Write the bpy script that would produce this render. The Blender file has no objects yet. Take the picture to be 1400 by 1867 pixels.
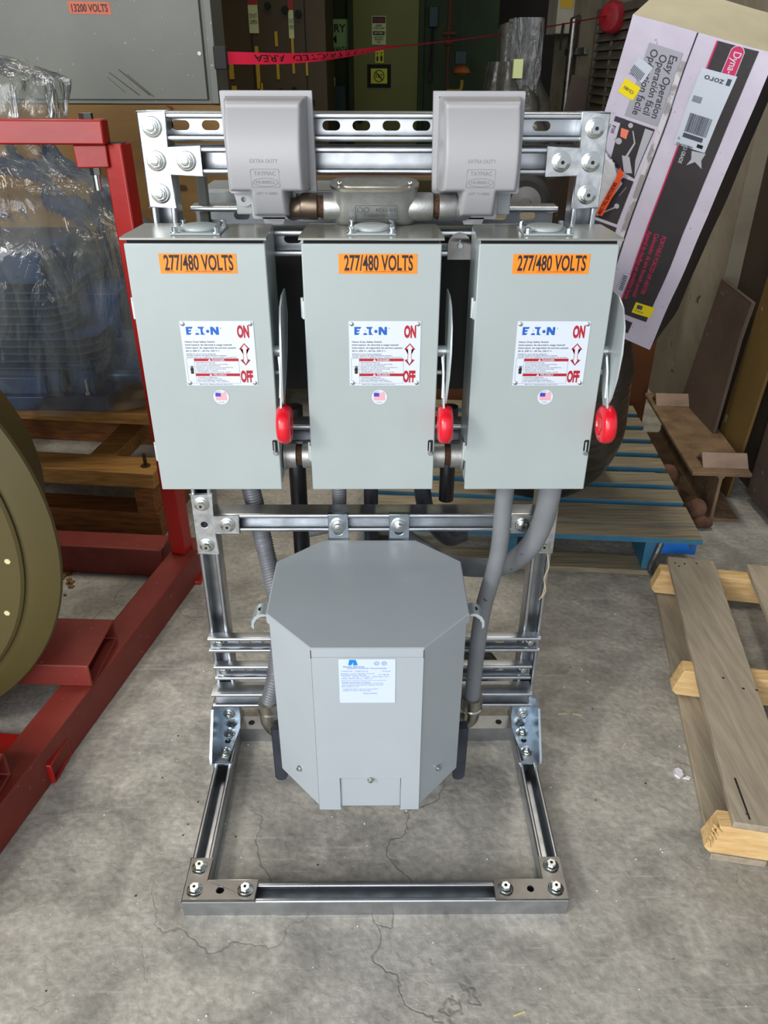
import bpy, math, random
from mathutils import Vector, Matrix, noise
from mathutils.geometry import tessellate_polygon
random.seed(7)
PI = math.pi
C = bpy.context.scene.collection
SC = bpy.context.scene

# ------------------------------------------------------------------ camera, world, light, exposure
cam_d = bpy.data.cameras.new('camera')
cam_d.sensor_fit = 'VERTICAL'; cam_d.sensor_height = 36.0; cam_d.lens = 1412.16/1867*36.0
cam_d.clip_start = 0.02; cam_d.clip_end = 60
cam = bpy.data.objects.new('camera', cam_d); C.objects.link(cam)
def cam_axes(th, yaw, roll):
    f = Vector((math.sin(yaw)*math.cos(th), math.cos(yaw)*math.cos(th), -math.sin(th)))
    r = Vector((math.cos(yaw), -math.sin(yaw), 0)); u = r.cross(f)
    c, s = math.cos(roll), math.sin(roll)
    return r*c+u*s, u*c-r*s, f
r_, u_, f_ = cam_axes(math.radians(29.8707), math.radians(.4631), math.radians(.179))
cam.matrix_world = Matrix(((r_.x, u_.x, -f_.x, .0064), (r_.y, u_.y, -f_.y, -1.3352), (r_.z, u_.z, -f_.z, 1.3949), (0, 0, 0, 1)))
SC.camera = cam
SC.view_settings.view_transform = 'Standard'; SC.view_settings.look = 'None'
SC.view_settings.gamma = 1.0; SC.view_settings.exposure = 0.0
SC.view_settings.use_curve_mapping = False
w = bpy.data.worlds.new('sky'); SC.world = w; w.use_nodes = True
w.node_tree.nodes['Background'].inputs[0].default_value = (.86, .92, 1.0, 1)
w.node_tree.nodes['Background'].inputs[1].default_value = 0.75
def area(name, loc, target, sx, sy, power, color):
    l = bpy.data.lights.new(name, 'AREA'); l.shape = 'RECTANGLE'; l.size = sx; l.size_y = sy
    l.energy = power; l.color = color
    o = bpy.data.objects.new(name, l); C.objects.link(o); o.location = loc
    o.rotation_euler = (Vector(target)-Vector(loc)).to_track_quat('-Z', 'Y').to_euler()
    return o
# daylight through the big open dock door behind and to the left of the photographer
area('daylight_door', (-1.9, -3.9, 1.9), (0, .2, .7), 4.2, 3.0, 218, (.96, .98, 1.0))
# the sunlit gap high on the left of the same opening
area('sunlit_gap', (-2.6, -2.4, 2.6), (-.2, .1, 1.1), .6, .6, 60, (1.0, .95, .86))
# unseen overhead area lights, added to brighten the dark back of the room
area('overhead_fill', (.2, 3.6, 3.7), (.2, 4.2, 0), .3, 1.2, 5, (1.0, .93, .62))
for lx in (-1.1, .9):
    lo = area('overhead_fill', (lx, 1.5, 3.95), (lx, 1.5, 0), .4, 1.3, 17, (1.0, .93, .80)); lo.data.spread = math.radians(110)

# ------------------------------------------------------------------ materials
MATS = {}
def lin(c):
    return tuple((x/12.92 if x <= .04045 else ((x+.055)/1.055)**2.4) for x in [v/255 for v in c])
def mat(name, rgb, rough=.5, metal=0.0, rgb2=None, scale=20, amt=1.0, stretch=None, bump=0.0, bscale=60, detail=4,
        rvar=0.0, coat=0.0, spec=.5, speck=None, speck_scale=200, ramp=(.35, .7)):
    m = bpy.data.materials.new(name); m.use_nodes = True; nt = m.node_tree; N = nt.nodes; L = nt.links
    b = N['Principled BSDF']; b.inputs['Roughness'].default_value = rough; b.inputs['Metallic'].default_value = metal
    b.inputs['Base Color'].default_value = (*lin(rgb), 1); b.inputs['Coat Weight'].default_value = coat
    b.inputs['Specular IOR Level'].default_value = spec
    tc = N.new('ShaderNodeTexCoord'); mp = N.new('ShaderNodeMapping'); L.new(tc.outputs['Object'], mp.inputs[0])
    if stretch: mp.inputs['Scale'].default_value = stretch
    if rgb2 is not None:
        n = N.new('ShaderNodeTexNoise'); n.inputs['Scale'].default_value = scale; n.inputs['Detail'].default_value = detail
        L.new(mp.outputs[0], n.inputs['Vector'])
        cr = N.new('ShaderNodeValToRGB'); cr.color_ramp.elements[0].position = ramp[0]; cr.color_ramp.elements[1].position = ramp[1]
        cr.color_ramp.elements[0].color = (*lin(rgb), 1); cr.color_ramp.elements[1].color = (*lin(rgb2), 1)
        L.new(n.outputs['Fac'], cr.inputs[0]); out = cr.outputs[0]
        if speck:
            n2 = N.new('ShaderNodeTexNoise'); n2.inputs['Scale'].default_value = speck_scale; n2.inputs['Detail'].default_value = 2
            L.new(tc.outputs['Object'], n2.inputs['Vector'])
            c2 = N.new('ShaderNodeValToRGB'); c2.color_ramp.elements[0].position = .70; c2.color_ramp.elements[1].position = .74
            L.new(n2.outputs['Fac'], c2.inputs[0])
            mx = N.new('ShaderNodeMix'); mx.data_type = 'RGBA'; L.new(c2.outputs[0], mx.inputs[0]); L.new(out, mx.inputs[6])
            mx.inputs[7].default_value = (*lin(speck), 1); out = mx.outputs[2]
        L.new(out, b.inputs['Base Color'])
        if rvar:
            mr = N.new('ShaderNodeMapRange'); L.new(n.outputs['Fac'], mr.inputs[0])
            mr.inputs[3].default_value = max(.03, rough-rvar); mr.inputs[4].default_value = min(1, rough+rvar)
            L.new(mr.outputs[0], b.inputs['Roughness'])
    if bump:
        nb = N.new('ShaderNodeTexNoise'); nb.inputs['Scale'].default_value = bscale; nb.inputs['Detail'].default_value = 6
        L.new(mp.outputs[0], nb.inputs['Vector'])
        bp = N.new('ShaderNodeBump'); bp.inputs['Strength'].default_value = bump; bp.inputs['Distance'].default_value = .01
        L.new(nb.outputs['Fac'], bp.inputs['Height']); L.new(bp.outputs[0], b.inputs['Normal'])
    MATS[name] = m
    return m
mat('zinc', (196, 200, 205), .34, 1, (172, 176, 180), 30, rvar=.08, bump=.03, bscale=14)
mat('galvanized', (176, 180, 182), .42, 1, (205, 208, 210), 70, rvar=.12, bump=.05, bscale=60, detail=6)
mat('plated', (196, 206, 214), .22, 1, (180, 190, 200), 40, rvar=.06)
mat('dull_steel', (120, 118, 116), .42, 1, (150, 148, 146), 30, rvar=.1)
mat('bolt_zinc', (200, 204, 202), .2, 1)
mat('bolt_dark', (30, 30, 30), .6, .4)
mat('cast_metal', (176, 176, 172), .42, .85, (158, 158, 156), 60, rvar=.05, bump=.05, bscale=260)
mat('copper_tint', (128, 112, 96), .4, .9, (84, 78, 70), 25, rvar=.1)
mat('rust_thread', (92, 62, 44), .7, .5, (50, 36, 28), 200, bump=.2, bscale=300)
mat('switch_paint', (152, 161, 161), .36, 0, (157, 166, 166), 6, bump=.02, bscale=220, spec=.5)
mat('lid_paint', (148, 149, 142), .22, .35, (140, 142, 136), 8, spec=.5)
mat('transformer_paint', (158, 166, 171), .36, 0, (163, 171, 176), 5, bump=.02, bscale=240)
mat('cover_plastic', (152, 152, 155), .42, 0, (156, 156, 159), 5, bump=.015, bscale=300)
mat('dark_gap', (14, 15, 17), .8); mat('rear_shade', (16, 17, 19), .6)
mat('red_grip', (205, 14, 36), .3, coat=.2)
mat('lever_steel', (190, 198, 200), .34, .5)
mat('orange', (247, 128, 12), .5)
mat('old_orange', (196, 82, 36), .5, 0, (180, 74, 34), 20)
mat('print_black', (18, 16, 18), .6)
mat('label_white', (196, 203, 214), .4)
mat('label_blue_white', (194, 206, 228), .4)
mat('eaton_blue', (0, 84, 168), .5)
mat('label_red', (158, 6, 32), .5)
mat('pale_red', (225, 130, 140), .4)
mat('flag_blue', (60, 60, 160), .4)
mat('fine_print', (70, 76, 90), .5)
mat('blue_print', (98, 128, 180), .5)
mat('acme_blue', (0, 126, 200), .4)
mat('emboss_grey', (132, 132, 135), .5)
mat('pipe_black', (20, 21, 24), .35, 0, (28, 29, 33), 20)
mat('pvc_grey', (122, 125, 129), .5, 0, (106, 109, 112), 9, speck=(70, 70, 75), speck_scale=60, bump=.03)
mat('flex_grey', (112, 114, 120), .42, .1, (92, 94, 98), 20)
mat('flex_dark', (52, 56, 66), .4, 0, (40, 43, 52), 20)
mat('nickel', (186, 182, 170), .3, 1, (160, 156, 146), 40, rvar=.1)
mat('red_paint', (158, 20, 12), .42, 0, (142, 16, 12), 6, bump=.06, bscale=40, coat=.15)
mat('red_dusty', (126, 46, 36), .55, 0, (108, 32, 24), 7, bump=.1, bscale=30, speck=(140, 92, 82), speck_scale=70)
mat('olive_paint', (72, 62, 24), .6, 0, (66, 57, 22), 3)
mat('cream_bolt', (196, 192, 150), .5)
mat('motor_blue', (26, 66, 112), .38, 0, (20, 52, 92), 10, bump=.06, bscale=50)
mat('motor_light_blue', (90, 130, 166), .4, .1, (70, 108, 142), 10)
def wood(name, a, b, speck=None, stretch=(3, 40, 40), rough=.75):
    return mat(name, a, rough, 0, b, 2.2, stretch=stretch, bump=.25, bscale=3, detail=8, speck=speck, speck_scale=25)
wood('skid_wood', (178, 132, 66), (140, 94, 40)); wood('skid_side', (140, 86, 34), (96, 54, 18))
wood('grey_wood', (164, 152, 132), (142, 130, 112), stretch=(30, 3, 30)); wood('fresh_wood', (218, 186, 134), (196, 156, 98), speck=(160, 110, 64))
wood('pallet_wood', (146, 136, 112), (116, 104, 84)); mat('pallet_blue', (34, 98, 132), .7, 0, (62, 110, 126), 12, bump=.2)
mat('bright_blue', (22, 100, 186), .5, 0, (60, 70, 84), 18, ramp=(.55, .62))
mat('plywood', (138, 106, 58), .8, 0, (104, 76, 40), 1.6, stretch=(1, 6, 5), bump=.1, detail=8, speck=(70, 48, 28), speck_scale=9)
mat('crate_brown', (110, 62, 26), .7, 0, (80, 44, 18), 4)
mat('enclosure_grey', (106, 109, 102), .5, 0, (94, 98, 92), 3, bump=.02, speck=(138, 140, 136), speck_scale=60)
mat('box_grey', (148, 154, 156), .4, 0, (140, 146, 148), 6)
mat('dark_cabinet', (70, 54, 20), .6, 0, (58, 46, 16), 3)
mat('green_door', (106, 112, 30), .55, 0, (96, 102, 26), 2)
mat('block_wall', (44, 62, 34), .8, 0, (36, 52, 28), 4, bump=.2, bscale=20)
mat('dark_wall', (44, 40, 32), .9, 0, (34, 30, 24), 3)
mat('tag_yellow', (186, 150, 30), .6); mat('sign_white', (196, 206, 150), .6); mat('sign_green_white', (150, 190, 120), .6)
mat('sign_yellow', (206, 210, 30), .6); mat('sign_red', (150, 30, 24), .6)
mat('belt_red', (224, 34, 70), .5); mat('belt_head_red', (150, 34, 44), .5, 0, (120, 24, 34), 20)
mat('concrete_wall', (148, 140, 122), .9, 0, (118, 110, 94), 3, bump=.5, bscale=12, detail=9, speck=(70, 64, 54), speck_scale=14)
mat('dirty_steel', (74, 62, 50), .7, .1, (56, 46, 38), 3, stretch=(1, 1, .4), bump=.1)
mat('rust_plate', (96, 82, 72), .65, .2, (78, 64, 56), 4, bump=.15, speck=(130, 116, 104), speck_scale=30)
mat('olive_rust', (116, 94, 48), .65, .1, (92, 66, 34), 2.5, stretch=(1, 1, .5), bump=.15, speck=(150, 138, 120), speck_scale=14)
mat('rust_beam', (128, 104, 76), .8, 0, (96, 74, 54), 14, bump=.35, bscale=60, speck=(150, 134, 100), speck_scale=90)
mat('rust_angle', (150, 128, 112), .75, .1, (118, 98, 84), 10, bump=.2)
mat('rust_lump', (112, 78, 58), .9, 0, (76, 50, 36), 20, bump=.6, bscale=40)
mat('carton_white', (206, 198, 214), .65, 0, (188, 180, 196), 5, stretch=(1, 1, 1), bump=.25, bscale=22, detail=8, speck=(170, 164, 174), speck_scale=60)
mat('carton_top', (180, 172, 146), .75, 0, (164, 155, 130), 5, bump=.2, bscale=20)
mat('carton_edge', (150, 146, 146), .8, 0, (206, 202, 206), 22, ramp=(.5, .56))
mat('carton_black', (50, 46, 50), .5, 0, (62, 58, 60), 6, bump=.2, bscale=20)
mat('carton_grey', (160, 160, 170), .6); mat('pink_print', (196, 44, 92), .5); mat('dark_print', (60, 56, 66), .6)
mat('shade_dark', (24, 22, 22), .5, 0, (34, 31, 30), 6)  # shade put into the colour: carton side in shadow, dark under the pallet deck
mat('bright_yellow', (238, 214, 24), .5); mat('salmon', (236, 130, 100), .6); mat('light_art', (176, 176, 184), .6)
mat('paper_crumple', (196, 196, 200), .5, 0, (150, 150, 150), 10, bump=.6, bscale=25)
mat('hot_orange', (230, 78, 26), .5)
mat('vent_slat', (96, 90, 78), .7, 0, (80, 74, 64), 8)
mat('rubber', (22, 22, 22), .7); mat('wheel_grey', (92, 92, 90), .5)
mat('wrap_dark', (56, 52, 44), .22, 0, (40, 37, 32), 6, stretch=(1, 1, 7), bump=.9, bscale=6, detail=6)
mat('wrap_grey', (74, 74, 70), .3, 0, (46, 46, 44), 9, bump=.9, bscale=14)
mat('pipe_brown', (78, 38, 20), .7); mat('pipe_yellow', (170, 140, 40), .6); mat('glove_red', (120, 40, 20), .8, 0, (170, 110, 40), 9)
mat('dark_teal', (30, 60, 64), .6); mat('white_box', (170, 166, 152), .5, 0, (150, 146, 132), 6)
mat('string', (186, 172, 140), .9); mat('chip', (222, 220, 226), .7); mat('straw', (206, 192, 140), .8)
mat('leaf', (150, 118, 64), .8, 0, (96, 70, 36), 60); mat('wire_red', (120, 30, 26), .5)

def film(name, tint, opac, bump=.6, scale=7, rough=.12):
    m = bpy.data.materials.new(name); m.use_nodes = True; nt = m.node_tree; N = nt.nodes; L = nt.links
    for n in list(N): N.remove(n)
    out = N.new('ShaderNodeOutputMaterial'); tr = N.new('ShaderNodeBsdfTransparent'); tr.inputs[0].default_value = (.93, .93, .92, 1)
    gl = N.new('ShaderNodeBsdfGlossy'); gl.inputs['Roughness'].default_value = rough; gl.inputs[0].default_value = (1, 1, 1, 1)
    df = N.new('ShaderNodeBsdfDiffuse'); df.inputs[0].default_value = (*lin(tint), 1)
    tc = N.new('ShaderNodeTexCoord'); n1 = N.new('ShaderNodeTexNoise'); n1.inputs['Scale'].default_value = scale; n1.inputs['Detail'].default_value = 5
    n1.inputs['Distortion'].default_value = 1.2
    mp = N.new('ShaderNodeMapping'); mp.inputs['Scale'].default_value = (1.6, 1.6, .45); mp.inputs['Rotation'].default_value = (.2, .35, 0)
    L.new(tc.outputs['Object'], mp.inputs[0]); L.new(mp.outputs[0], n1.inputs['Vector'])
    bp = N.new('ShaderNodeBump'); bp.inputs['Strength'].default_value = bump; bp.inputs['Distance'].default_value = .05
    L.new(n1.outputs['Fac'], bp.inputs['Height']); L.new(bp.outputs[0], gl.inputs['Normal']); L.new(bp.outputs[0], df.inputs['Normal'])
    fr = N.new('ShaderNodeFresnel'); fr.inputs[0].default_value = 1.45; L.new(bp.outputs[0], fr.inputs['Normal'])
    m1 = N.new('ShaderNodeMixShader'); m2 = N.new('ShaderNodeMixShader')
    cr = N.new('ShaderNodeMapRange'); L.new(n1.outputs['Fac'], cr.inputs[0]); cr.inputs[1].default_value = .4; cr.inputs[2].default_value = .7
    cr.inputs[3].default_value = opac*.6; cr.inputs[4].default_value = opac*1.5
    L.new(cr.outputs[0], m1.inputs[0]); L.new(tr.outputs[0], m1.inputs[1]); L.new(df.outputs[0], m1.inputs[2])
    L.new(fr.outputs[0], m2.inputs[0]); L.new(m1.outputs[0], m2.inputs[1]); L.new(gl.outputs[0], m2.inputs[2])
    L.new(m2.outputs[0], out.inputs[0]); MATS[name] = m
film('clear_film', (160, 164, 156), .17, .5, 6, .09)
film('stretch_film', (150, 154, 158), .5, 1.0, 16)

def floor_mat():
    m = bpy.data.materials.new('floor_concrete'); m.use_nodes = True; nt = m.node_tree; N = nt.nodes; L = nt.links
    b = N['Principled BSDF']; tc = N.new('ShaderNodeTexCoord')
    def nz(sc, det=6, dist=0, mapscale=None):
        n = N.new('ShaderNodeTexNoise'); n.inputs['Scale'].default_value = sc; n.inputs['Detail'].default_value = det
        n.inputs['Distortion'].default_value = dist
        if mapscale:
            mp = N.new('ShaderNodeMapping'); mp.inputs['Scale'].default_value = mapscale; mp.inputs['Rotation'].default_value = (0, 0, .7)
            L.new(tc.outputs['Object'], mp.inputs[0]); L.new(mp.outputs[0], n.inputs['Vector'])
        else: L.new(tc.outputs['Object'], n.inputs['Vector'])
        return n
    def ramp(n, p0, p1, c0, c1):
        r = N.new('ShaderNodeValToRGB'); r.color_ramp.elements[0].position = p0; r.color_ramp.elements[1].position = p1
        r.color_ramp.elements[0].color = (*c0, 1); r.color_ramp.elements[1].color = (*c1, 1)
        L.new(n.outputs['Fac'], r.inputs[0]); return r
    def mix(f, a, bb, blend='MIX'):
        x = N.new('ShaderNodeMix'); x.data_type = 'RGBA'; x.blend_type = blend
        if isinstance(f, float): x.inputs[0].default_value = f
        else: L.new(f, x.inputs[0])
        L.new(a, x.inputs[6]); L.new(bb, x.inputs[7]); return x.outputs[2]
    base = ramp(nz(1.6, 8, .6), .35, .68, lin((156, 151, 138)), lin((174, 170, 162)))
    patch = ramp(nz(5, 8, 1.5), .38, .62, lin((134, 132, 127)), lin((186, 182, 173)))
    c = mix(.55, base.outputs[0], patch.outputs[0])
    fine = ramp(nz(70, 4), .35, .7, (.62, .62, .62), (1.15, 1.15, 1.15))
    c = mix(.55, c, fine.outputs[0], 'MULTIPLY')
    wv = ramp(nz(9, 10, .5), .34, .66, (.74, .74, .74), (1.12, 1.12, 1.12))
    c = mix(.7, c, wv.outputs[0], 'MULTIPLY')
    scr = ramp(nz(5, 5, .5, (1, 26, 1)), .62, .72, (0, 0, 0), (.5, .5, .5))
    light = N.new('ShaderNodeRGB'); light.outputs[0].default_value = (*lin((190, 187, 178)), 1)
    c = mix(scr.outputs[0], c, light.outputs[0])
    # hairline cracks and pits
    vo = N.new('ShaderNodeTexVoronoi'); vo.feature = 'DISTANCE_TO_EDGE'; vo.inputs['Scale'].default_value = 1.7
    wn = nz(3.2, 5); ad = N.new('ShaderNodeVectorMath'); ad.operation = 'MULTIPLY_ADD'
    L.new(wn.outputs['Color'], ad.inputs[0]); ad.inputs[1].default_value = (.5, .5, .5); L.new(tc.outputs['Object'], ad.inputs[2])
    L.new(ad.outputs[0], vo.inputs['Vector'])
    cm = N.new('ShaderNodeMapRange'); L.new(vo.outputs['Distance'], cm.inputs[0]); cm.inputs[1].default_value = .0; cm.inputs[2].default_value = .006
    cm.inputs[3].default_value = 1; cm.inputs[4].default_value = 0
    msk = ramp(nz(1.1, 2), .5, .6, (0, 0, 0), (.5, .5, .5))
    mm = N.new('ShaderNodeMath'); mm.operation = 'MULTIPLY'; L.new(cm.outputs[0], mm.inputs[0]); L.new(msk.outputs[0], mm.inputs[1])
    dk = N.new('ShaderNodeRGB'); dk.outputs[0].default_value = (*lin((84, 80, 74)), 1)
    c = mix(mm.outputs[0], c, dk.outputs[0])
    sp = ramp(nz(150, 1), .74, .78, (0, 0, 0), (.7, .7, .7)); wt = N.new('ShaderNodeRGB'); wt.outputs[0].default_value = (*lin((214, 210, 202)), 1)
    c = mix(sp.outputs[0], c, wt.outputs[0])
    L.new(c, b.inputs['Base Color']); b.inputs['Roughness'].default_value = .62
    h1 = nz(42, 10, .3); bp = N.new('ShaderNodeBump'); bp.inputs['Strength'].default_value = .32; bp.inputs['Distance'].default_value = .012
    L.new(h1.outputs['Fac'], bp.inputs['Height'])
    bp2 = N.new('ShaderNodeBump'); bp2.inputs['Strength'].default_value = .5; bp2.inputs['Distance'].default_value = .004; bp2.invert = True
    L.new(mm.outputs[0], bp2.inputs['Height']); L.new(bp.outputs[0], bp2.inputs['Normal']); L.new(bp2.outputs[0], b.inputs['Normal'])
    MATS['floor_concrete'] = m
floor_mat()

# ------------------------------------------------------------------ mesh builder
def rot_z(a, o=(0, 0, 0)):
    o = Vector(o); return Matrix.Translation(o) @ Matrix.Rotation(a, 4, 'Z')
class MB:
    def __init__(s, M=None): s.v = []; s.f = []; s.m = []; s.mi = 0; s.M = M
    def add(s, vs, fs, mi=None):
        n = len(s.v); mi = s.mi if mi is None else mi
        s.v += [(s.M @ Vector(v)) if s.M else Vector(v) for v in vs]
        for f in fs: s.f.append(tuple(i+n for i in f)); s.m.append(mi)
        return s
    def box(s, x0, x1, y0, y1, z0, z1, mi=None):
        v = [(x, y, z) for x in (x0, x1) for y in (y0, y1) for z in (z0, z1)]
        return s.add(v, [(0, 1, 3, 2), (4, 6, 7, 5), (0, 4, 5, 1), (2, 3, 7, 6), (0, 2, 6, 4), (1, 5, 7, 3)], mi)
    def frame(s, a):
        a = Vector(a).normalized(); t = Vector((0, 0, 1)) if abs(a.z) < .9 else Vector((1, 0, 0))
        u = a.cross(t).normalized(); return u, a.cross(u)
    def rings(s, rs, cap=True, closed=True, mi=None):
        n = len(rs[0]); v = [p for r in rs for p in r]; f = []
        for i in range(len(rs)-1):
            for j in range(n if closed else n-1):
                k = (j+1) % n; f.append((i*n+j, i*n+k, (i+1)*n+k, (i+1)*n+j))
        if cap: f.append(tuple(range(n))[::-1]); f.append(tuple((len(rs)-1)*n+j for j in range(n)))
        return s.add(v, f, mi)
    def cyl(s, p0, p1, r0, r1=None, n=24, mi=None, ph=0):
        p0, p1 = Vector(p0), Vector(p1); r1 = r0 if r1 is None else r1; u, w = s.frame(p1-p0)
        R = [[p+(u*math.cos(2*PI*j/n+ph)+w*math.sin(2*PI*j/n+ph))*r for j in range(n)] for p, r in ((p0, r0), (p1, r1))]
        return s.rings(R, mi=mi)
    def lathe(s, c, axis, prof, n=28, cap=True, mi=None):
        c = Vector(c); a = Vector(axis).normalized(); u, w = s.frame(a)
        return s.rings([[c+a*h+(u*math.cos(2*PI*j/n)+w*math.sin(2*PI*j/n))*r for j in range(n)] for h, r in prof], cap, mi=mi)
    def tube(s, pts, r, n=16, sub=8, rib=0, mi=None, step=None):
        P = [Vector(p) for p in pts]; Q = []
        if len(P) > 2:
            E = [P[0]*2-P[1]]+P+[P[-1]*2-P[-2]]
            for i in range(1, len(E)-2):
                for k in range(sub):
                    t = k/sub; a, b, c, d = E[i-1:i+3]
                    Q.append(.5*((2*b)+(c-a)*t+(2*a-5*b+4*c-d)*t*t+(3*b-a-3*c+d)*t**3))
            Q.append(P[-1])
        else:
            Q = [P[0].lerp(P[1], k/sub) for k in range(sub+1)]
        if rib:   # resample evenly for corrugation
            L = [0]
            for i in range(1, len(Q)): L.append(L[-1]+(Q[i]-Q[i-1]).length)
            m = max(4, int(L[-1]/rib*4)); Q2 = []; j = 0
            for k in range(m+1):
                d = L[-1]*k/m
                while j < len(L)-2 and L[j+1] < d: j += 1
                Q2.append(Q[j].lerp(Q[j+1], (d-L[j])/max(1e-9, L[j+1]-L[j])))
            Q = Q2
        rs = []; u = None
        for i, p in enumerate(Q):
            t = (Q[min(i+1, len(Q)-1)]-Q[max(i-1, 0)]).normalized()
            if u is None: u, _ = s.frame(t)
            u = (u-t*u.dot(t)).normalized(); w = t.cross(u)
            rr = r(i/(len(Q)-1)) if callable(r) else r
            if rib: rr *= (1.05 if i % 4 in (1, 2) else .95)
            rs.append([p+(u*math.cos(2*PI*j/n)+w*math.sin(2*PI*j/n))*rr for j in range(n)])
        return s.rings(rs, mi=mi)
    def plate(s, outer, holes, mp, d0, d1, mi=None):
        """polygon with holes, thickness between d0 and d1; mp(a,b,d)->3D"""
        loops = [outer]+list(holes); tri = tessellate_polygon([[Vector((a, b, 0)) for a, b in l] for l in loops])
        flat = [p for l in loops for p in l]; n = len(flat)
        v = [mp(a, b, d0) for a, b in flat]+[mp(a, b, d1) for a, b in flat]
        f = [tuple(t) for t in tri]+[tuple(i+n for i in t[::-1]) for t in tri]
        k = 0
        for l in loops:
            m = len(l)
            for i in range(m): a, b = k+i, k+(i+1) % m; f.append((a, b, b+n, a+n))
            k += m
        return s.add(v, f, mi)
    def flat(s, poly, mp, d=0, mi=None):
        tri = tessellate_polygon([[Vector((a, b, 0)) for a, b in poly]])
        return s.add([mp(a, b, d) for a, b in poly], [tuple(t) for t in tri], mi)
    def text(s, body, x, y, h, mp, d=.0004, w=None, xs=.8, align='LEFT', mi=None, bold=0, rot=0):
        cu = bpy.data.curves.new('t', 'FONT'); cu.body = body; cu.size = 1; cu.align_x = align; cu.resolution_u = 3; cu.offset = bold
        cu.fill_mode = 'FRONT'
        o = bpy.data.objects.new('t', cu); C.objects.link(o)
        me = o.to_mesh(); vs = [v.co.copy() for v in me.vertices]; fs = [tuple(p.vertices) for p in me.polygons]
        o.to_mesh_clear(); bpy.data.objects.remove(o); bpy.data.curves.remove(cu)
        if not vs: return s
        x0 = min(v.x for v in vs); x1 = max(v.x for v in vs); k = h/.70
        kx = (w/(x1-x0)) if w else k*xs
        c, sn = math.cos(rot), math.sin(rot); out = []
        ox = {'LEFT': x0, 'CENTER': (x0+x1)/2, 'RIGHT': x1}[align]
        for v in vs:
            a, b = (v.x-ox)*kx, v.y*k
            out.append(mp(x+a*c-b*sn, y+a*sn+b*c, d))
        return s.add(out, fs, mi)
    def build(s, name, mats, parent=None, bevel=0, smooth=38, label=None, origin=None):
        me = bpy.data.meshes.new(name)
        if parent is not None:
            r = parent
            while r.parent: r = r.parent
            org = r.location.copy()
        elif origin is not None: org = Vector(origin)
        else:
            xs = [v.x for v in s.v]; ys = [v.y for v in s.v]; org = Vector(((min(xs)+max(xs))/2, (min(ys)+max(ys))/2, min(v.z for v in s.v)))
        me.from_pydata([v-org for v in s.v], [], s.f)
        if isinstance(mats, str): mats = [mats]
        for m in mats: me.materials.append(MATS[m])
        me.polygons.foreach_set('material_index', s.m)
        me.polygons.foreach_set('use_smooth', [True]*len(me.polygons)); me.update()
        me.set_sharp_from_angle(angle=math.radians(smooth))
        o = bpy.data.objects.new(name, me); C.objects.link(o)
        if parent is not None: o.parent = parent
        else: o.location = org
        if bevel:
            b = o.modifiers.new('bevel', 'BEVEL'); b.width = bevel; b.segments = 2; b.limit_method = 'ANGLE'; b.angle_limit = math.radians(40)
        if label: o['label'] = label
        return o
def thing(name, label, cat, loc, group=None):
    o = bpy.data.objects.new(name, None); C.objects.link(o); o.location = loc; o.empty_display_size = .05
    return tag(o, label, cat, group)
def tag(o, label, cat, group=None, kind=None):
    o['label'] = label; o['category'] = cat
    if group: o['group'] = group
    if kind: o['kind'] = kind
    return o
def struct(o): o['kind'] = 'structure'; return o
def copy_tree(o, loc, label):
    def rec(src, par):
        c = src.copy(); C.objects.link(c); c.parent = par
        for ch in list(src.children): rec(ch, c)
        return c
    r = rec(o, None); r.location = loc; r['label'] = label
    return r
def XZ(y):      # map (x, z) on a wall facing the camera at depth y; d moves towards the viewer
    return lambda a, b, d=0: (a, y-d, b)
def XY(z): return lambda a, b, d=0: (a, b, z+d)
def YZ(x): return lambda a, b, d=0: (x-d, a, b)
def circ(cx, cy, r, n=20, ry=None, ph=0):
    ry = ry or r
    return [(cx+r*math.cos(2*PI*i/n+ph), cy+ry*math.sin(2*PI*i/n+ph)) for i in range(n)]
def stadium(cx, cy, L, r, n=8):
    p = []
    for i in range(n+1): a = -PI/2+PI*i/n; p.append((cx+L/2-r+r*math.cos(a), cy+r*math.sin(a)))
    for i in range(n+1): a = PI/2+PI*i/n; p.append((cx-L/2+r+r*math.cos(a), cy+r*math.sin(a)))
    return p
def rrect(x0, x1, y0, y1, r, n=5):
    p = []
    for cx, cy, a0 in ((x1-r, y0+r, -PI/2), (x1-r, y1-r, 0), (x0+r, y1-r, PI/2), (x0+r, y0+r, PI)):
        for i in range(n+1): a = a0+PI/2*i/n; p.append((cx+r*math.cos(a), cy+r*math.sin(a)))
    return p

# ------------------------------------------------------------------ the setting
b = MB(); b.box(-5, 5, -6, 8, -.1, 0); struct(b.build('floor', 'floor_concrete', origin=(0, 0, 0)))
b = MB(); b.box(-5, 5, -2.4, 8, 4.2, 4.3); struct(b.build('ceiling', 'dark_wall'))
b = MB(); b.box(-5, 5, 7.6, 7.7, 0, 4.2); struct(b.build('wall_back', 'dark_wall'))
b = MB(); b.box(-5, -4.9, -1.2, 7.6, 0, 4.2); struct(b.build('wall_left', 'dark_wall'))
b = MB(); b.box(1.36, 1.6, 1.74, 5.6, 0, 4.2); struct(b.build('wall_right', 'concrete_wall'))
b = MB(); b.box(1.42, 1.6, .95, 1.74, 0, 4.2); b.box(1.6, 5, .95, 1.1, 0, 4.2)
struct(b.build('trim_1', 'dirty_steel'))
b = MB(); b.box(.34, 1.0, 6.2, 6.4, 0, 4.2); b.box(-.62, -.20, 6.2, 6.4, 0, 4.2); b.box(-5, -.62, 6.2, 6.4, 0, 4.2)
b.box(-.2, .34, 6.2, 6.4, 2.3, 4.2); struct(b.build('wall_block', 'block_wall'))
d = MB(); d.box(-.20, .34, 6.13, 6.2, 0, 2.3); dr = struct(d.build('door_1', 'green_door', bevel=.004))
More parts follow.
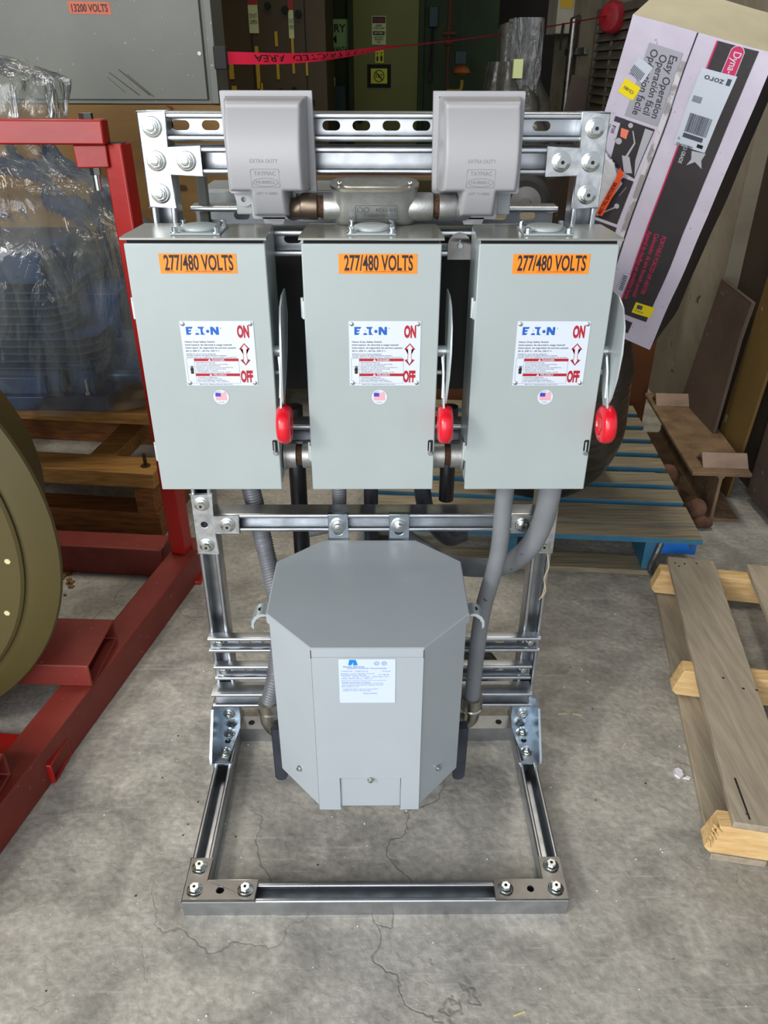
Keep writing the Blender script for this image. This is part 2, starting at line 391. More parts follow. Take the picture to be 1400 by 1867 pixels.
d = MB(); d.box(-.24, -.2, 6.08, 6.2, 0, 2.34); d.box(.34, .38, 6.08, 6.2, 0, 2.34); d.build('door_frame', 'block_wall', dr)
d = MB(); d.cyl((-.15, 6.13, 1.01), (-.15, 6.06, 1.01), .03); d.build('door_handle', 'dark_gap', dr)

# ------------------------------------------------------------------ strut rack
RL = (0, 0, 0)
rack = thing('strut_rack', 'tall galvanized steel strut rack with bolted corner plates, in the middle of the floor', 'rack', RL)
S = .0413; H = S/2
def strut(p0, p1, o, depth=S, slots=False, pitch=.0508, off=.0254, mats='zinc', name='strut_rail', parent=None, sl=(.0286, .0072)):
    """channel from p0 to p1 (centre of the open face), open towards o"""
    p0, p1, o = Vector(p0), Vector(p1), Vector(o); a = (p1-p0).normalized(); s = a.cross(o); Ln = (p1-p0).length; t = .0026
    L = .0095; lip = []
    # rounded lip on the +s side, listed outside -> inside
    h = H; R = .0042
    arc1 = [(h-R+R*math.cos(q), -R+R*math.sin(q)) for q in [i*PI/8 for i in range(5)]]
    arc2 = [(h-L+R*.8+R*.8*math.cos(q), -R*.8+R*.8*math.sin(q)) for q in [PI/2+i*PI/8 for i in range(5)]]
    prof = [(h, -depth), *arc1, *arc2, (h-L, -.0075), (h-L+t, -.0075), (h-L+t, -t-.001), (h-t, -t-.001), (h-t, -depth)]
    b = MB()
    for sg in (1, -1):
        rs = [[p+s*(x*sg)+o*y for x, y in prof] for p in (p0, p1)]
        b.rings(rs)
    hs = []
    if slots:
        x = off
        while x < Ln-.015: hs.append(stadium(x, 0, sl[0], sl[1])); x += pitch
    b.plate([(0, -h+t), (Ln, -h+t), (Ln, h-t), (0, h-t)], hs, lambda q, r, d: p0+a*q+s*r-o*(depth-d), 0, t)
    return b.build(name, mats, parent or rack)
def bolt_mesh(b, p, n, hex_r=.0085, hh=.0075, wr=.0152, drive=False):
    p = Vector(p); n = Vector(n).normalized()
    b.lathe(p, n, [(0, wr), (.0014, wr), (.0022, wr*.9), (.0024, hex_r*1.15)], n=28)
    b.lathe(p+n*.0022, n, [(0, hex_r*1.32), (.0022, hex_r*1.32), (.003, hex_r*1.1)], n=24)
    b.cyl(p+n*.004, p+n*(.0042+hh), hex_r, n=6, ph=random.random()*2)
    if drive: b.mi = 1; b.cyl(p+n*(.0042+hh), p+n*(.0046+hh), hex_r*.35, n=8); b.mi = 0
    else: b.lathe(p+n*(.0042+hh), n, [(0, hex_r*.82), (.0008, hex_r*.6)], n=20)
def bolt(p, n, parent, drive=False, **k):
    b = MB(); bolt_mesh(b, p, n, drive=drive, **k); return b.build('bolt', ['bolt_zinc', 'bolt_dark'], parent, smooth=30)
W = .362
for sg in (-1, 1):
    strut((sg*(W-H), 0, .0465), (sg*(W-H), 0, 1.3355), (0, -1, 0), name='post', slots=False)
strut((-W+S, 0, 1.3142), (W-S, 0, 1.3142), (0, -1, 0), slots=True, pitch=.0478, off=.0135)
strut((-W+S, 0, 1.2664), (W-S, 0, 1.2664), (0, -1, 0))
strut((-W+S, 0, .6016), (W-S, 0, .6016), (0, -1, 0))
strut((-W+.004, -.0414, 1.149), (W-.004, -.0414, 1.149), (0, -1, 0), slots=True, off=.02)      # upper switch rail
strut((-W+.004, -.0414, .812), (W-.004, -.0414, .812), (0, -1, 0))
strut((-W+S+.004, .083, 1.166), (W-S-.004, .083, 1.166), (0, -1, 0), slots=True, off=.03)  # rail behind the posts
strut((-.363, -.021, .305), (.357, -.021, .305), (0, -1, 0), depth=.0206, slots=True, name='strut_rail')
strut((-.358, -.021, .226), (.346, -.021, .226), (0, -1, 0), depth=.0206, slots=True)
strut((-.366, -.0414, .1635), (.349, -.0414, .1635), (0, -1, 0))
# base frame
strut((-W, -.4204, S), (W, -.4204, S), (0, 0, 1), name='base_rail')
for sg in (-1, 1): strut((sg*(W-H), -.3997, S), (sg*(W-H), .06, S), (0, 0, 1), name='base_rail')
bb = strut((-W+S, .0155, 0), (W-S, .0155, 0), (0, 0, -1), name='base_rail', slots=False)
b = MB()
for x in (-.296, .292): b.cyl((x, .0155, S), (x, .0155, S+.0006), .0075, n=20)
b.build('bolt_hole', 'dark_gap', rack)
def tplate(sg, zc, holes_z, empty, drive, y=0):
    """T plate: column on the post and an arm towards the middle; zc = z of the arm"""
    xo = sg*W; xi = sg*(W-S); xa = sg*(W-S-.0482)
    zt, zb = holes_z[0]+H, holes_z[-1]-H
    out = [(xo, zb), (xi, zb), (xi, zc-H), (xa, zc-H), (xa, zc+H), (xi, zc+H), (xi, zt), (xo, zt)]
    hs = [circ(sg*(W-H), z, .0068) for z in empty]
    b = MB(); b.plate(out, hs, XZ(y), 0, .005)
    p = b.build('t_plate', 'galvanized', rack, bevel=.0012)
    for z in holes_z:
        if z not in empty: bolt((sg*(W-H), y-.005, z), (0, -1, 0), p, drive)
    bolt((sg*(W-S-.0262), y-.005, zc), (0, -1, 0), p, drive)
    if empty:
        d = MB(); d.flat(circ(sg*(W-H), empty[0], .009), XZ(y), .0004); d.build('bolt_hole', 'dark_gap', p)
tplate(-1, 1.2664, [1.3142, 1.2664, 1.2186], [], False)
tplate(1, 1.2664, [1.3142, 1.2664, 1.2186], [], True)
tplate(-1, .6016, [.6494, .6016, .5538], [.6016], True)
tplate(1, .6016, [.6494, .6016, .5538], [.6016], True)
# right top plate carries a longer arm
for sg in (-1, 1):
    xo, xi, xa = sg*W, sg*(W-S), sg*(W-.1365); y0 = -.441; y1 = y0+S; y2 = y0+.089
    out = [(xo, y0), (xa, y0), (xa, y1), (xi, y1), (xi, y2), (xo, y2)]
    b = MB(); b.plate(out, [circ(sg*(W-H-.0478), y0+H, .0068)], XY(S), 0, .005)
    p = b.build('corner_plate', 'dull_steel', rack, bevel=.0012)
    for x, y in ((W-H, y0+H), (W-H, y0+H+.0478), (W-H-.0956, y0+H)): bolt((sg*x, y, S+.005), (0, 0, 1), p, True)
    # foot bracket: bent plate with an outer gusset
    b = MB(); xo, xi = sg*(W+.004), sg*(W-S-.001)
    up = [(sg*(W+.003), S), (xi, S), (xi-sg*.004, .09), (xi, .138), (sg*(W+.003), .138)]
    b.plate(up, [], XZ(0), .0005, .0055)
    dn = [(sg*(W+.003), -.0055), (xi, -.0055), (xi+sg*.012, -.108), (sg*(W+.003), -.108)]
    b.plate(dn, [circ(sg*(W-H), -.048, .0065)], XY(S), 0, .005)
    b.plate([(0, S), (-.112, S), (-.118, S+.004), (-.112, S+.02), (-.045, .142), (0, .142)], [], lambda q, r, d: (sg*(W+.003+d), q, r), 0, .005)
    b.box(min(xo, xi), max(xo, xi), -.1145, -.108, S, S+.005)
    p = b.build('foot_bracket', 'plated', rack, bevel=.0015)
    bolt((sg*(W-H), -.0055, .09), (0, -1, 0), p, hex_r=.0075, wr=.0135)
    bolt((sg*(W-H), -.022, S+.005), (0, 0, 1), p, hex_r=.0075, wr=.0135)
    bolt((sg*(W-H), -.082, S+.005), (0, 0, 1), p, hex_r=.0075, wr=.0135)
for x, z in ((.338, .305), (.33, .226), (-.34, .305), (-.338, .226)):
    bolt((x, -.0025, z), (0, -1, 0), rack, hex_r=.007, wr=.011)
# small plate with a round ear between the middle and right switches
b = MB(); b.plate([(.118, 1.125), (.155, 1.125), (.155, 1.148), *[(.1365+.0185*math.cos(a), 1.148+.0185*math.sin(a)) for a in [i*PI/10 for i in range(11)]]], [], XZ(-.0415), 0, .004)
p = b.build('ear_plate', 'dull_steel', rack, bevel=.0008); bb = MB(); bb.lathe((.138, -.0456, 1.147), (0, -1, 0), [(0, .005), (.003, .004)]); bb.build('rivet', 'plated', p)

# ------------------------------------------------------------------ safety switches
SX = .1025
def make_switch():
    """built around x=0, with back at y=-.05 and the front cover at y=-.168"""
    t = thing('safety_switch', 'x', 'switch', (0, -.05, .768), 'grey heavy duty safety switches in a row on the rack')
    b = MB(); b.box(-SX+.002, SX-.002, -.160, -.045, .77, 1.176); b.build('cabinet', 'switch_paint', t, bevel=.002)
    b = MB(); b.box(-SX+.003, SX-.003, -.1605, -.158, 1.170, 1.178); b.build('dark_gap', 'dark_gap', t)
    b = MB(); b.box(-SX, SX, -.1665, -.1615, .768, 1.1725); b.build('front_cover', 'switch_paint', t, bevel=.0018)
    b = MB(); b.plate([(-SX-.003, -.172), (SX+.003, -.172), (SX+.003, -.15), (SX-.002, -.055), (-SX+.002, -.055), (-SX-.003, -.15)], [], XY(1.1785), 0, .003)
    b.build('rain_lid', 'lid_paint', t, bevel=.001)
    # hub plate
    b = MB(); b.box(-.036, .036, -.154, -.082, 1.1815, 1.1845)
    b.lathe((0, -.118, 1.1845), (0, 0, 1), [(0, .0275), (.003, .0275), (.0055, .026), (.0065, .022)], n=40)
    h = b.build('hub_plate', 'switch_paint', t, bevel=.001)
    for x in (-.03, .03):
        for y in (-.148, -.088):
            c = MB(); c.lathe((x, y, 1.1845), (0, 0, 1), [(0, .0068), (.0015, .0068), (.0015, .0045), (.007, .0045), (.008, .003)], n=12)
            c.build('screw', 'plated', h, smooth=30)
    # hinges on the left edge
    for z in (1.075, .835):
        c = MB(); c.box(-SX-.003, -SX+.001, -.164, -.15, z-.014, z+.014); c.cyl((-SX-.003, -.155, z-.014), (-SX-.003, -.155, z+.017), .0028, n=12); c.build('hinge', 'lever_steel', t, bevel=.0006)
    # operating handle on the right side
    b = MB(); X0 = SX+.012
    fan = [(-.10, 1.092), (-.145, 1.092), (-.175, 1.082), (-.194, 1.058), (-.203, 1.02), (-.202, .98), (-.194, .945), (-.186, .932), (-.165, .932), (-.15, .955), (-.12, 1.0), (-.095, 1.05)]
    def fm(q, r, d):   # the plate bows outwards a little towards the top
        return (X0+.004*math.sin(max(0, (r-.93))/.16*PI*.7)+d, q, r)
    b.plate(fan, [], fm, 0, .0022)
    hnd = b.build('handle', 'lever_steel', t, bevel=.0004)
    b = MB(); b.plate([(-.135, 1.0), (-.150, 1.0), (-.180, .95), (-.196, .925), (-.178, .915), (-.150, .95)], [], YZ(X0), 0, .003)
    b.tube([(X0-.004, -.158, 1.0), (X0-.002, -.168, .975), (X0-.003, -.180, .94)], .002, n=8)
    b.cyl((SX-.004, -.128, 1.0), (X0+.004, -.128, 1.0), .009); b.cyl((SX-.004, -.130, .965), (X0, -.130, .965), .004, n=10)
    b.build('lever', 'lever_steel', hnd)
    b = MB(); gc = (SX+.003, -.187, .898)
    b.lathe(gc, (1, 0, 0), [(.0035, .016), (0, .018), (0, .0255), (.003, .0295), (.008, .031), (.014, .031), (.019, .0295), (.0222, .0255), (.0222, .018), (.019, .016)], n=44)
    b.lathe((gc[0]+.001, gc[1], gc[2]), (1, 0, 0), [(0, .007), (0, .011), (.021, .011), (.021, .007)], n=28)
    b.build('grip', 'red_grip', hnd, smooth=50)
    # latch
    b = MB(); F = XZ(-.1666); b.flat(rrect(.0955-.0035, .0955+.0045, .834, .861, .002), F, .0003, 1)
    b.flat(rrect(.0955-.004, .0955+.003, .84, .861, .003), F, .0006, 1)
    b.lathe((.0962, -.1668, .838), (0, -1, 0), [(0, .0048), (.003, .0046), (.005, .003)], n=16); b.cyl((.0952, -.170, .84), (.0952, -.168, .858), .0016, n=8)
    b.build('latch', ['bolt_zinc', 'dark_gap'], t)
    return t
sw = make_switch()
F = XZ(-.1667)
def eaton(b, x, z, s, mi):
    """blue brand lettering; s = letter height"""
    k = s/125
    def P(pts): b.flat([(x+(a)*k, z-(c)*k) for a, c in pts], F, .0009, mi)
    P([(0, 0), (108, 0), (92, 30), (38, 30), (38, 48), (84, 48), (70, 76), (38, 76), (38, 95), (82, 95), (60, 125), (0, 125)])
    b.flat(circ(x+165*k, z-56*k, 7*k, 10), F, .0009, mi)
    P([(148, 95), (186, 95), (200, 125), (132, 125)])
    P([(178, 0), (285, 0), (262, 26), (252, 60), (262, 100), (290, 125), (222, 125), (222, 30), (196, 30)])
    b.flat(circ(x+330*k, z-70*k, 25*k, 20), F, .0009, mi)
    P([(372, 0), (418, 0), (462, 62), (462, 0), (500, 0), (500, 125), (458, 125), (410, 60), (410, 125), (372, 125)])
def add_labels(t, ox):
    """labels drawn at x relative to the switch centre; ox = shift of the printed set for this switch"""
    vx0, vx1, px0, px1, sx = ox
    b = MB(); b.plate([(vx0, 1.130), (vx1, 1.130), (vx1, 1.1585), (vx0, 1.1585)], [], F, 0, .0004)
    b.build('voltage_label', 'orange', t, label='orange adhesive voltage label')
    b = MB(); cx = (vx0+vx1)/2+.001; b.text('277/480 VOLTS', cx, 1.1352, .0215, F, .0007, w=.101, align='CENTER', bold=.022)
    b.text('12:00-90 PDT', vx0+.008, 1.1325, .0014, F, .0007, w=.012); b.text('WARNING: DE-ENERGIZE BEFORE OPENING', vx0+.036, 1.1325, .0016, F, .0007, w=.068)
    b.build('voltage_lettering', 'print_black', t)
    # nameplate
    b = MB(); b.plate(rrect(px0, px1, .956, 1.0595, .001, 1), [], F, 0, .0007); npl = b.build('nameplate', 'label_white', t, label='white riveted nameplate')
    b = MB(); b.mi = 0
    for x, z in ((px0+.0045, 1.055), (px1-.0045, 1.055), (px0+.0045, .9605), (px1-.0045, .9605)):
        b.lathe((x, -.1674, z), (0, -1, 0), [(0, .0036), (.0012, .0032), (.0022, .0016)], n=14)
    b.build('rivet', 'bolt_zinc', npl)
    b = MB(); eaton(b, px0+.0085, 1.0505, .0125, 0); b.text('®', px0+.061, 1.047, .0022, F, .0009, mi=0); b.build('brand_lettering', 'eaton_blue', npl)
    b = MB(); xr = px1-.0165
    b.text('ON', xr, 1.0345, .0175, F, .0009, w=.0185, align='CENTER', bold=.055)
    b.text('OFF', xr, .9625, .0175, F, .0009, w=.0195, align='CENTER', bold=.055)
    ar = [(0, 0), (.0085, .0095), (.0035, .0085), (.0028, .0180), (.0035, .0275), (.0085, .0265), (0, .036)]
    ar = ar+[(-a, c) for a, c in ar[-2:0:-1]]
    inn = [(a*.76, .018+(c-.018)*.88) for a, c in ar]
    ring = [(xr+a, .989+c) for a, c in ar]
    b.plate(ring, [[(xr+a, .989+c) for a, c in inn]], F, .0007, .0009)
    x0, x1 = px0+.0155, px0+.0845
    b.flat([(x0, .9960), (x1, .9960), (x1, 1.0005), (x0, 1.0005)], F, .0009); b.flat([(x0, .9716), (x1, .9716), (x1, .9761), (x0, .9761)], F, .0009)
    b.build('red_marking', 'label_red', npl)
    b = MB(); b.text('▲ DANGER', (x0+x1)/2, .9968, .0030, F, .0012, w=.026, align='CENTER', bold=.02); b.text('▲ PELIGRO', (x0+x1)/2, .9724, .0030, F, .0012, w=.027, align='CENTER', bold=.02)
    b.build('white_lettering', 'label_white', npl)
    b = MB(); T = lambda s, z, h, w, x=px0+.0045: b.text(s, x, z, h, F, .0009, w=w, bold=.022)
    T('Heavy Duty Safety Switch', 1.0258, .0026, .046); T('Interrupteur de sécurité à usage intensif', 1.0210, .0026, .072)
    T('Interruptor de seguridad de servicio pesado', 1.0163, .0026, .078); T('60 A, 600 V~, 60 Hz, 250 V =', 1.0114, .0026, .052)
    T('Suitable for use as service equipment', 1.0070, .0016, .046); T('Use copper conductors only. Utiliser seulement des conducteurs', 1.0043, .0016, .062); T('cuivre. Para ser utilizado como equipo de servicio', 1.0018, .0014, .078)
    lines = ['Hazardous voltage will cause severe injury or death.', 'Turn power off before servicing.', 'Keep cover closed at all times while energized.', 'Follow lockout procedure.', 'Replace fuses only with same type and rating.', 'Verify with a meter.', 'Qualified personnel only.']
    for i, s in enumerate(lines): T(s, .9932-i*.0026, .0013, .030+.004*((i*37) % 8), x0+.002)
    for i, s in enumerate(['Tensión peligrosa.', 'Corte la corriente antes de abrir la caja.', 'Personal calificado solamente.', 'No quite la tapa con tensión.']): T(s, .9692-i*.0024, .0013, .032+.006*((i*5) % 4), x0+.002)
    T('Made in U.S.A.  Fabriqué aux États-Unis  Hecho en E.U.A.', .9575, .0014, .052, px0+.02)
    for q in ([(px0+.003, 1.0005), (x0-.0002, 1.0005)], [(px0+.003, .9595), (x1, .9595)]):
        b.flat([(q[0][0], q[0][1]), (q[1][0], q[0][1]), (q[1][0], q[0][1]+.0003), (q[0][0], q[0][1]+.0003)], F, .0009)
    for xx in (px0+.003, x0-.0003, x1): b.flat([(xx, .9595), (xx+.0003, .9595), (xx+.0003, 1.0005), (xx, 1.0005)], F, .0009)
    b.build('fine_lettering', 'fine_print', npl)
    b = MB(); hx = px0+.0105   # shock-hazard hand
    b.flat(circ(hx, .982, .0028, 12, .0035), F, .0009); b.flat([(hx-.002, .9755), (hx+.002, .9755), (hx+.0028, .979), (hx-.0028, .979)], F, .0009)
    for k in range(4): b.flat([(hx-.002+k*.0012, .984), (hx-.0012+k*.0012, .984), (hx-.001+k*.0012, .9885), (hx-.0018+k*.0012, .9885)], F, .0009)
    b.flat([(hx-.006, .9895), (hx-.0036, .9865), (hx-.0042, .9862), (hx-.0022, .9835), (hx-.0048, .9869), (hx-.0040, .9872)], F, .0009)
    b.build('hazard_symbol', 'print_black', npl)
    # origin sticker
    b = MB(); b.flat(circ(sx, .9365, .0125, 40), F, .0005); st = b.build('round_sticker', 'label_white', t, label='round white sticker with a small flag')
    b = MB(); b.mi = 0
    for i in range(7): b.flat([(sx-.009, .9312+i*.0019), (sx+.009, .9312+i*.0019), (sx+.009, .9323+i*.0019), (sx-.009, .9323+i*.0019)], F, .0008)
    b.mi = 1; b.flat([(sx-.009, .9375), (sx-.0005, .9375), (sx-.0005, .9437), (sx-.009, .9437)], F, .0010)
    b.mi = 2
    for i, ch in enumerate('MADE IN'):
        a = math.radians(128-i*12.5); b.text(ch, sx+.0098*math.cos(a), .9362+.0098*math.sin(a), .0019, F, .0008, align='CENTER', rot=a-PI/2)
    b.text('U.S.A.', sx, .9268, .0019, F, .0008, w=.0085, align='CENTER')
    b.build('flag_print', ['pale_red', 'flag_blue', 'fine_print'], st)
XL, XM, XR = -.2605, -.0035, .2555
protoloc = sw.location.copy()
sw['label'] = 'left grey safety switch of three with orange 277/480 VOLTS label'
swM = copy_tree(sw, protoloc+Vector((XM, 0, 0)), 'middle grey safety switch of three with orange 277/480 VOLTS label')
swR = copy_tree(sw, protoloc+Vector((XR, 0, 0)), 'right grey safety switch of three, nearest the leaning carton')
sw.location = protoloc+Vector((XL, 0, 0))
add_labels(sw, (-.3145, -.2015, -.2965, -.1845, -.245))
add_labels(swM, (-.052, .0635, -.039, .0715, .008))
add_labels(swR, (.204, .317, .219, .331, .274))

# nipples between the switches
for xa, xb, who in ((-.158, -.106, 'left'), (.099, .153, 'right')):
    t = thing('conduit_nipple', 'short metal conduit nipple joining the '+('left and middle' if who == 'left' else 'middle and right')+' safety switches', 'conduit', (xa, -.1, .78), 'conduit nipples between the switches')
    c = lambda x: (x, -.105, .805); m = (xa+xb)/2
    b = MB(); b.lathe(c(xa), (1, 0, 0), [(0, .027), (.004, .027), (.004, .0235), (m-.005-xa, .0235), (m-.005-xa, .02)], n=12); b.build('hub', 'cast_metal', t)
    b = MB(); b.lathe(c(m-.006), (1, 0, 0), [(0, .019), (.013, .019)], n=20); b.build('threaded_pipe', 'rust_thread', t)
    b = MB(); b.lathe(c(m+.006), (1, 0, 0), [(0, .02), (0, .0235), (xb-m-.010, .0235), (xb-m-.010, .029), (xb-m-.006, .029)], n=12); b.build('hub', 'cast_metal', t)

# ------------------------------------------------------------------ in-use outlet covers
def fp(x, z):   # footprint outline of the flange, x about 0
    return None
def make_cover():
    t = thing('outlet_cover', 'x', 'outlet cover', (0, -.012, 1.19), 'grey while-in-use outlet covers on the top rails')
    main = rrect(-.0685, .0685, 1.2235, 1.3645, .004)
    # T-shaped flange outline (clockwise from bottom right tab)
    out = [(.037, 1.189), (.037, 1.2235), (.0665, 1.2235), (.0695, 1.2265), (.0675, 1.3635), (.0665, 1.3645), (-.0675, 1.3645), (-.0685, 1.3635), (-.0665, 1.2265), (-.0635, 1.2235), (-.034, 1.2235), (-.034, 1.189), (-.031, 1.186), (.034, 1.186)]
    b = MB(); b.plate(out, [], XZ(-.024), 0, .014)
    b.plate([(-.014, 1.178), (.014, 1.178), (.018, 1.188), (-.018, 1.188)], [], XZ(-.028), 0, .010)
    b.build('flange', 'cover_plastic', t, bevel=.0025)
    # domed lid as a height field over the same outline
    xs = [-.0600+i*.1200/60 for i in range(61)]; zs = [1.1915+i*(1.3575-1.1915)/80 for i in range(81)]
    def inside(x, z):
        d = []
        d1 = min(x+.0600, .0600-x, z-1.2290, 1.3575-z)
        d2 = min(x+.0290, .0310-x, z-1.1915, 1.3575-z)
        # soft union
        m = max(d1, d2); return m
    b = MB(); vid = {}; vs = []; fs = []
    def hgt(z):
        q = (z-1.19)/(1.3575-1.19)
        return .030+.045*math.sin(min(1, q*1.08)*PI*.86)**.8
    for i, x in enumerate(xs):
        for j, z in enumerate(zs):
            dd = inside(x, z)
            if dd < -.0011: continue
            k = min(1, max(0, dd/.0105)); s_ = (1-(1-k)**3.2)
            vid[i, j] = len(vs); vs.append((x, -.038-hgt(z)*s_, z))
    for i in range(60):
        for j in range(80):
            q = [(i, j), (i+1, j), (i+1, j+1), (i, j+1)]
            if all(a in vid for a in q): fs.append(tuple(vid[a] for a in q))
    b.add(vs, fs); b.build('domed_lid', 'cover_plastic', t, smooth=80)
    # embossed lettering on the dome
    def mp(a, c, d): return (a, -.038-hgt(c)-d, c)
    b = MB(); b.text('EXTRA DUTY', 0, 1.2745, .0052, mp, .0005, w=.040, align='CENTER')
    b.text('TAYMAC', 0, 1.2575, .0060, mp, .0005, w=.032, align='CENTER'); b.text('HUBBELL', 0, 1.2462, .0042, mp, .0005, w=.028, align='CENTER')
    b.text('LIFT ↑ HERE', 0, 1.2300, .0036, mp, .0005, w=.030, align='CENTER')
    o1 = rrect(-.021, .021, 1.2405, 1.2665, .003); o2 = rrect(-.0203, .0203, 1.2412, 1.2658, .0025); b.plate(o1, [o2], mp, -.0003, .0006)
    b.plate(circ(0, 1.2480, .0185, 30, .0062), [circ(0, 1.2480, .0177, 30, .0055)], mp, -.0003, .0006)
    b.build('embossed_lettering', 'emboss_grey', t)
    b = MB(); b.plate([(-.062, 1.2245), (-.034, 1.2245), (-.034, 1.207), (-.042, 1.2035), (-.050, 1.2035), (-.058, 1.209)], [circ(-.0465, 1.2135, .004, 14)], XZ(-.024), 0, .006)
    b.build('lock_ear', 'cover_plastic', t, bevel=.001)
    b = MB(); b.box(-.06, .06, -.024, .0, 1.19, 1.355); b.build('outlet_box', 'box_grey', t, bevel=.002)
    return t
cv = make_cover(); cl = cv.location.copy()
cv['label'] = 'grey outlet cover with EXTRA DUTY lettering, at the left end of the top rail'
cv2 = copy_tree(cv, cl+Vector((.1565, 0, 0)), 'grey outlet cover with EXTRA DUTY lettering, towards the right end of the top rail')
cv.location = cl+Vector((-.1590, 0, 0))

# ------------------------------------------------------------------ conduit body between the covers
t = thing('pull_fitting', 'cast metal conduit body with a capsule lid, between the two outlet covers', 'conduit fitting', (.007, -.05, 1.17))
b = MB(); xc = .0005; yc = -.058
ML = Matrix.Translation((0, yc, 1.2075)) @ Matrix.Rotation(math.radians(12), 4, 'X') @ Matrix.Translation((0, -yc, -1.2075))
b = MB(ML); rs = []
for z, L, r in ((1.1835, .120, .014), (1.186, .126, .020), (1.193, .128, .0232), (1.215, .129, .0240), (1.228, .130, .0250), (1.235, .132, .0265), (1.2385, .134, .0275)):
    rs.append([(x+xc, y+yc, z) for x, y in stadium(0, 0, L, r, 12)])
b.rings(rs); b.M = None
for s0, x0, x1 in ((1, -.078, -.040), (1, .040, .0905)):
    b.lathe((x0, yc, 1.2075), (1, 0, 0), [(0, .0195), (.002, .0208), ((x1-x0)-.004, .0208), (x1-x0, .0195)], n=32)
b.build('body', 'cast_metal', t, smooth=60)
b = MB(ML); b.plate([(x+xc, y+yc) for x, y in stadium(0, 0, .136, .0285, 12)], [], XY(1.239), 0, .004)
b.plate([(x+xc, y+yc) for x, y in stadium(0, 0, .108, .018, 12)], [], XY(1.243), 0, .001); ld = b.build('lid', 'nickel', t, bevel=.0012)
for x in (-.053, .054):
    c = MB(ML); c.lathe((x+xc, yc-.004, 1.244), (0, 0, 1), [(0, .0042), (.0018, .0038), (.0026, .002)], n=14); c.build('screw', 'bolt_zinc', ld)
b = MB(ML); mpb = XZ(yc-.0243)
b.plate(rrect(-.029, .035, 1.197, 1.2185, .002, 3), [rrect(-.0282, .0342, 1.1978, 1.2177, .002, 3)], mpb, 0, .0006)
b.text('CROUSE-HINDS LL', .033, 1.2052, .0050, mpb, .0006, w=.05, rot=PI); b.text('3/4 TR24', .033, 1.2138, .0050, mpb, .0006, w=.030, rot=PI)
for x in (-.012, -.022): b.plate(circ(x, 1.2115, .0042, 16), [circ(x, 1.2115, .0035, 16)], mpb, 0, .0006)
b.build('cast_lettering', 'dull_steel', t)
for sg, x0, mt in ((-1, -.078, 'copper_tint'), (1, .0905, 'cast_metal')):
    c = MB(); c.lathe((x0, yc, 1.2075), (sg, 0, 0), [(0, .016), (.010, .016)], n=24); c.build('nipple', 'rust_thread', t)
    c = MB(); e = x0+sg*.010
    c.lathe((e, yc, 1.2075), (sg, 0, 0), [(0, .017), (0, .0195), (.022, .0195), (.026, .017)], n=30)
    c.tube([(e+sg*.018, yc, 1.2075), (e+sg*.030, yc+.004, 1.204), (e+sg*.040, yc+.02, 1.200)], .0165, n=20)
    c.build('elbow', mt, t, label='coppery stained elbow' if sg < 0 else 'dull grey elbow')

# ------------------------------------------------------------------ transformer
t = thing('transformer', 'octagonal grey dry-type transformer with a white nameplate, low on the rack', 'transformer', (-.0125, -.17, .17))
cx = -.0125
def octo(g=0, back=-.0225):
    return [(cx-.0935-g*.4, -.342-g), (cx+.0935+g*.4, -.342-g), (cx+.177+g, -.249-g*.4), (cx+.177+g, -.085), (cx+.094, back), (cx-.094, back), (cx-.177-g, -.085), (cx-.177-g, -.249-g*.4)]
b = MB(); oc = octo(-.003); b.rings([[(x, y, z) for x, y in oc] for z in (.18, .56)]); b.build('housing', 'transformer_paint', t, bevel=.0015)
b = MB(); oc = octo(0, -.008); b.rings([[(x, y, z) for x, y in octo(.001, -.008)] for z in (.548, .5655)]+[[(x*.994+cx*.006, y*.994-.17*.006, .5668) for x, y in octo(0, -.008)]])
b.build('lid', 'transformer_paint', t, smooth=20)
b = MB()    # lower skirt: front panel hangs a little lower at both sides of the knock-out
b.plate([(cx-.0935, .174), (-.0655, .174), (-.0655, .259), (.047, .259), (.047, .174), (cx+.0935, .174), (cx+.0935, .547), (cx-.0935, .547)], [], XZ(-.3400), 0, .0018)
b.build('front_skirt', 'transformer_paint', t, bevel=.0006)
b = MB(); b.box(-.0655, -.0650, -.3419, -.340, .178, .258); b.box(.0464, .0470, -.3419, -.340, .178, .258); b.box(-.065, .0466, -.3395, -.3390, .258, .2585)
for x in (cx-.0935, cx+.0935): b.box(x-.0006, x+.0006, -.3436, -.342, .546, .563)
b.build('panel_gap', 'dark_gap', t)
for p, n in (((-.009, -.3425, .256), (0, -1, 0)), ((cx-.132, -.297, .235), (-.74, -.67, 0)), ((cx+.132, -.297, .235), (.74, -.67, 0))):
    b = MB(); b.lathe(p, n, [(0, .006), (.0015, .0058), (.002, .0042), (.005, .0040), (.006, .002)], n=12); b.build('screw', 'bolt_zinc', t)
FT = XZ(-.3414)
b = MB(); b.plate(rrect(-.0605, .0345, .4465, .5435, .002), [], FT, .001, .0014); npl = b.build('nameplate', 'label_blue_white', t, label='white printed nameplate')
b = MB(); k = .0118
lx, lz = -.0445, .5305
b.flat([(lx+.002, lz+k), (lx+.0125, lz+k), (lx+.016, lz), (lx+.0078, lz), (lx+.0092, lz+.007), (lx+.0052, lz), (lx, lz)], FT, .0017)
b.build('brand_emblem', 'acme_blue', npl)
b = MB(); b.text('Acme Electric', -.0535, .5255, .0038, FT, .0017, w=.036, bold=.01)
T = lambda s, x, z, h, w: b.text(s, x, z, h, FT, .0017, w=w)
T('GENERAL PURPOSE TRANSFORMER', -.047, .5225, .0024, .067); T('CATALOG NO.', -.057, .5165, .0022, .020); T('T3021371S', -.034, .516, .0028, .022); T('STYLE SB', .012, .5165, .0020, .014)
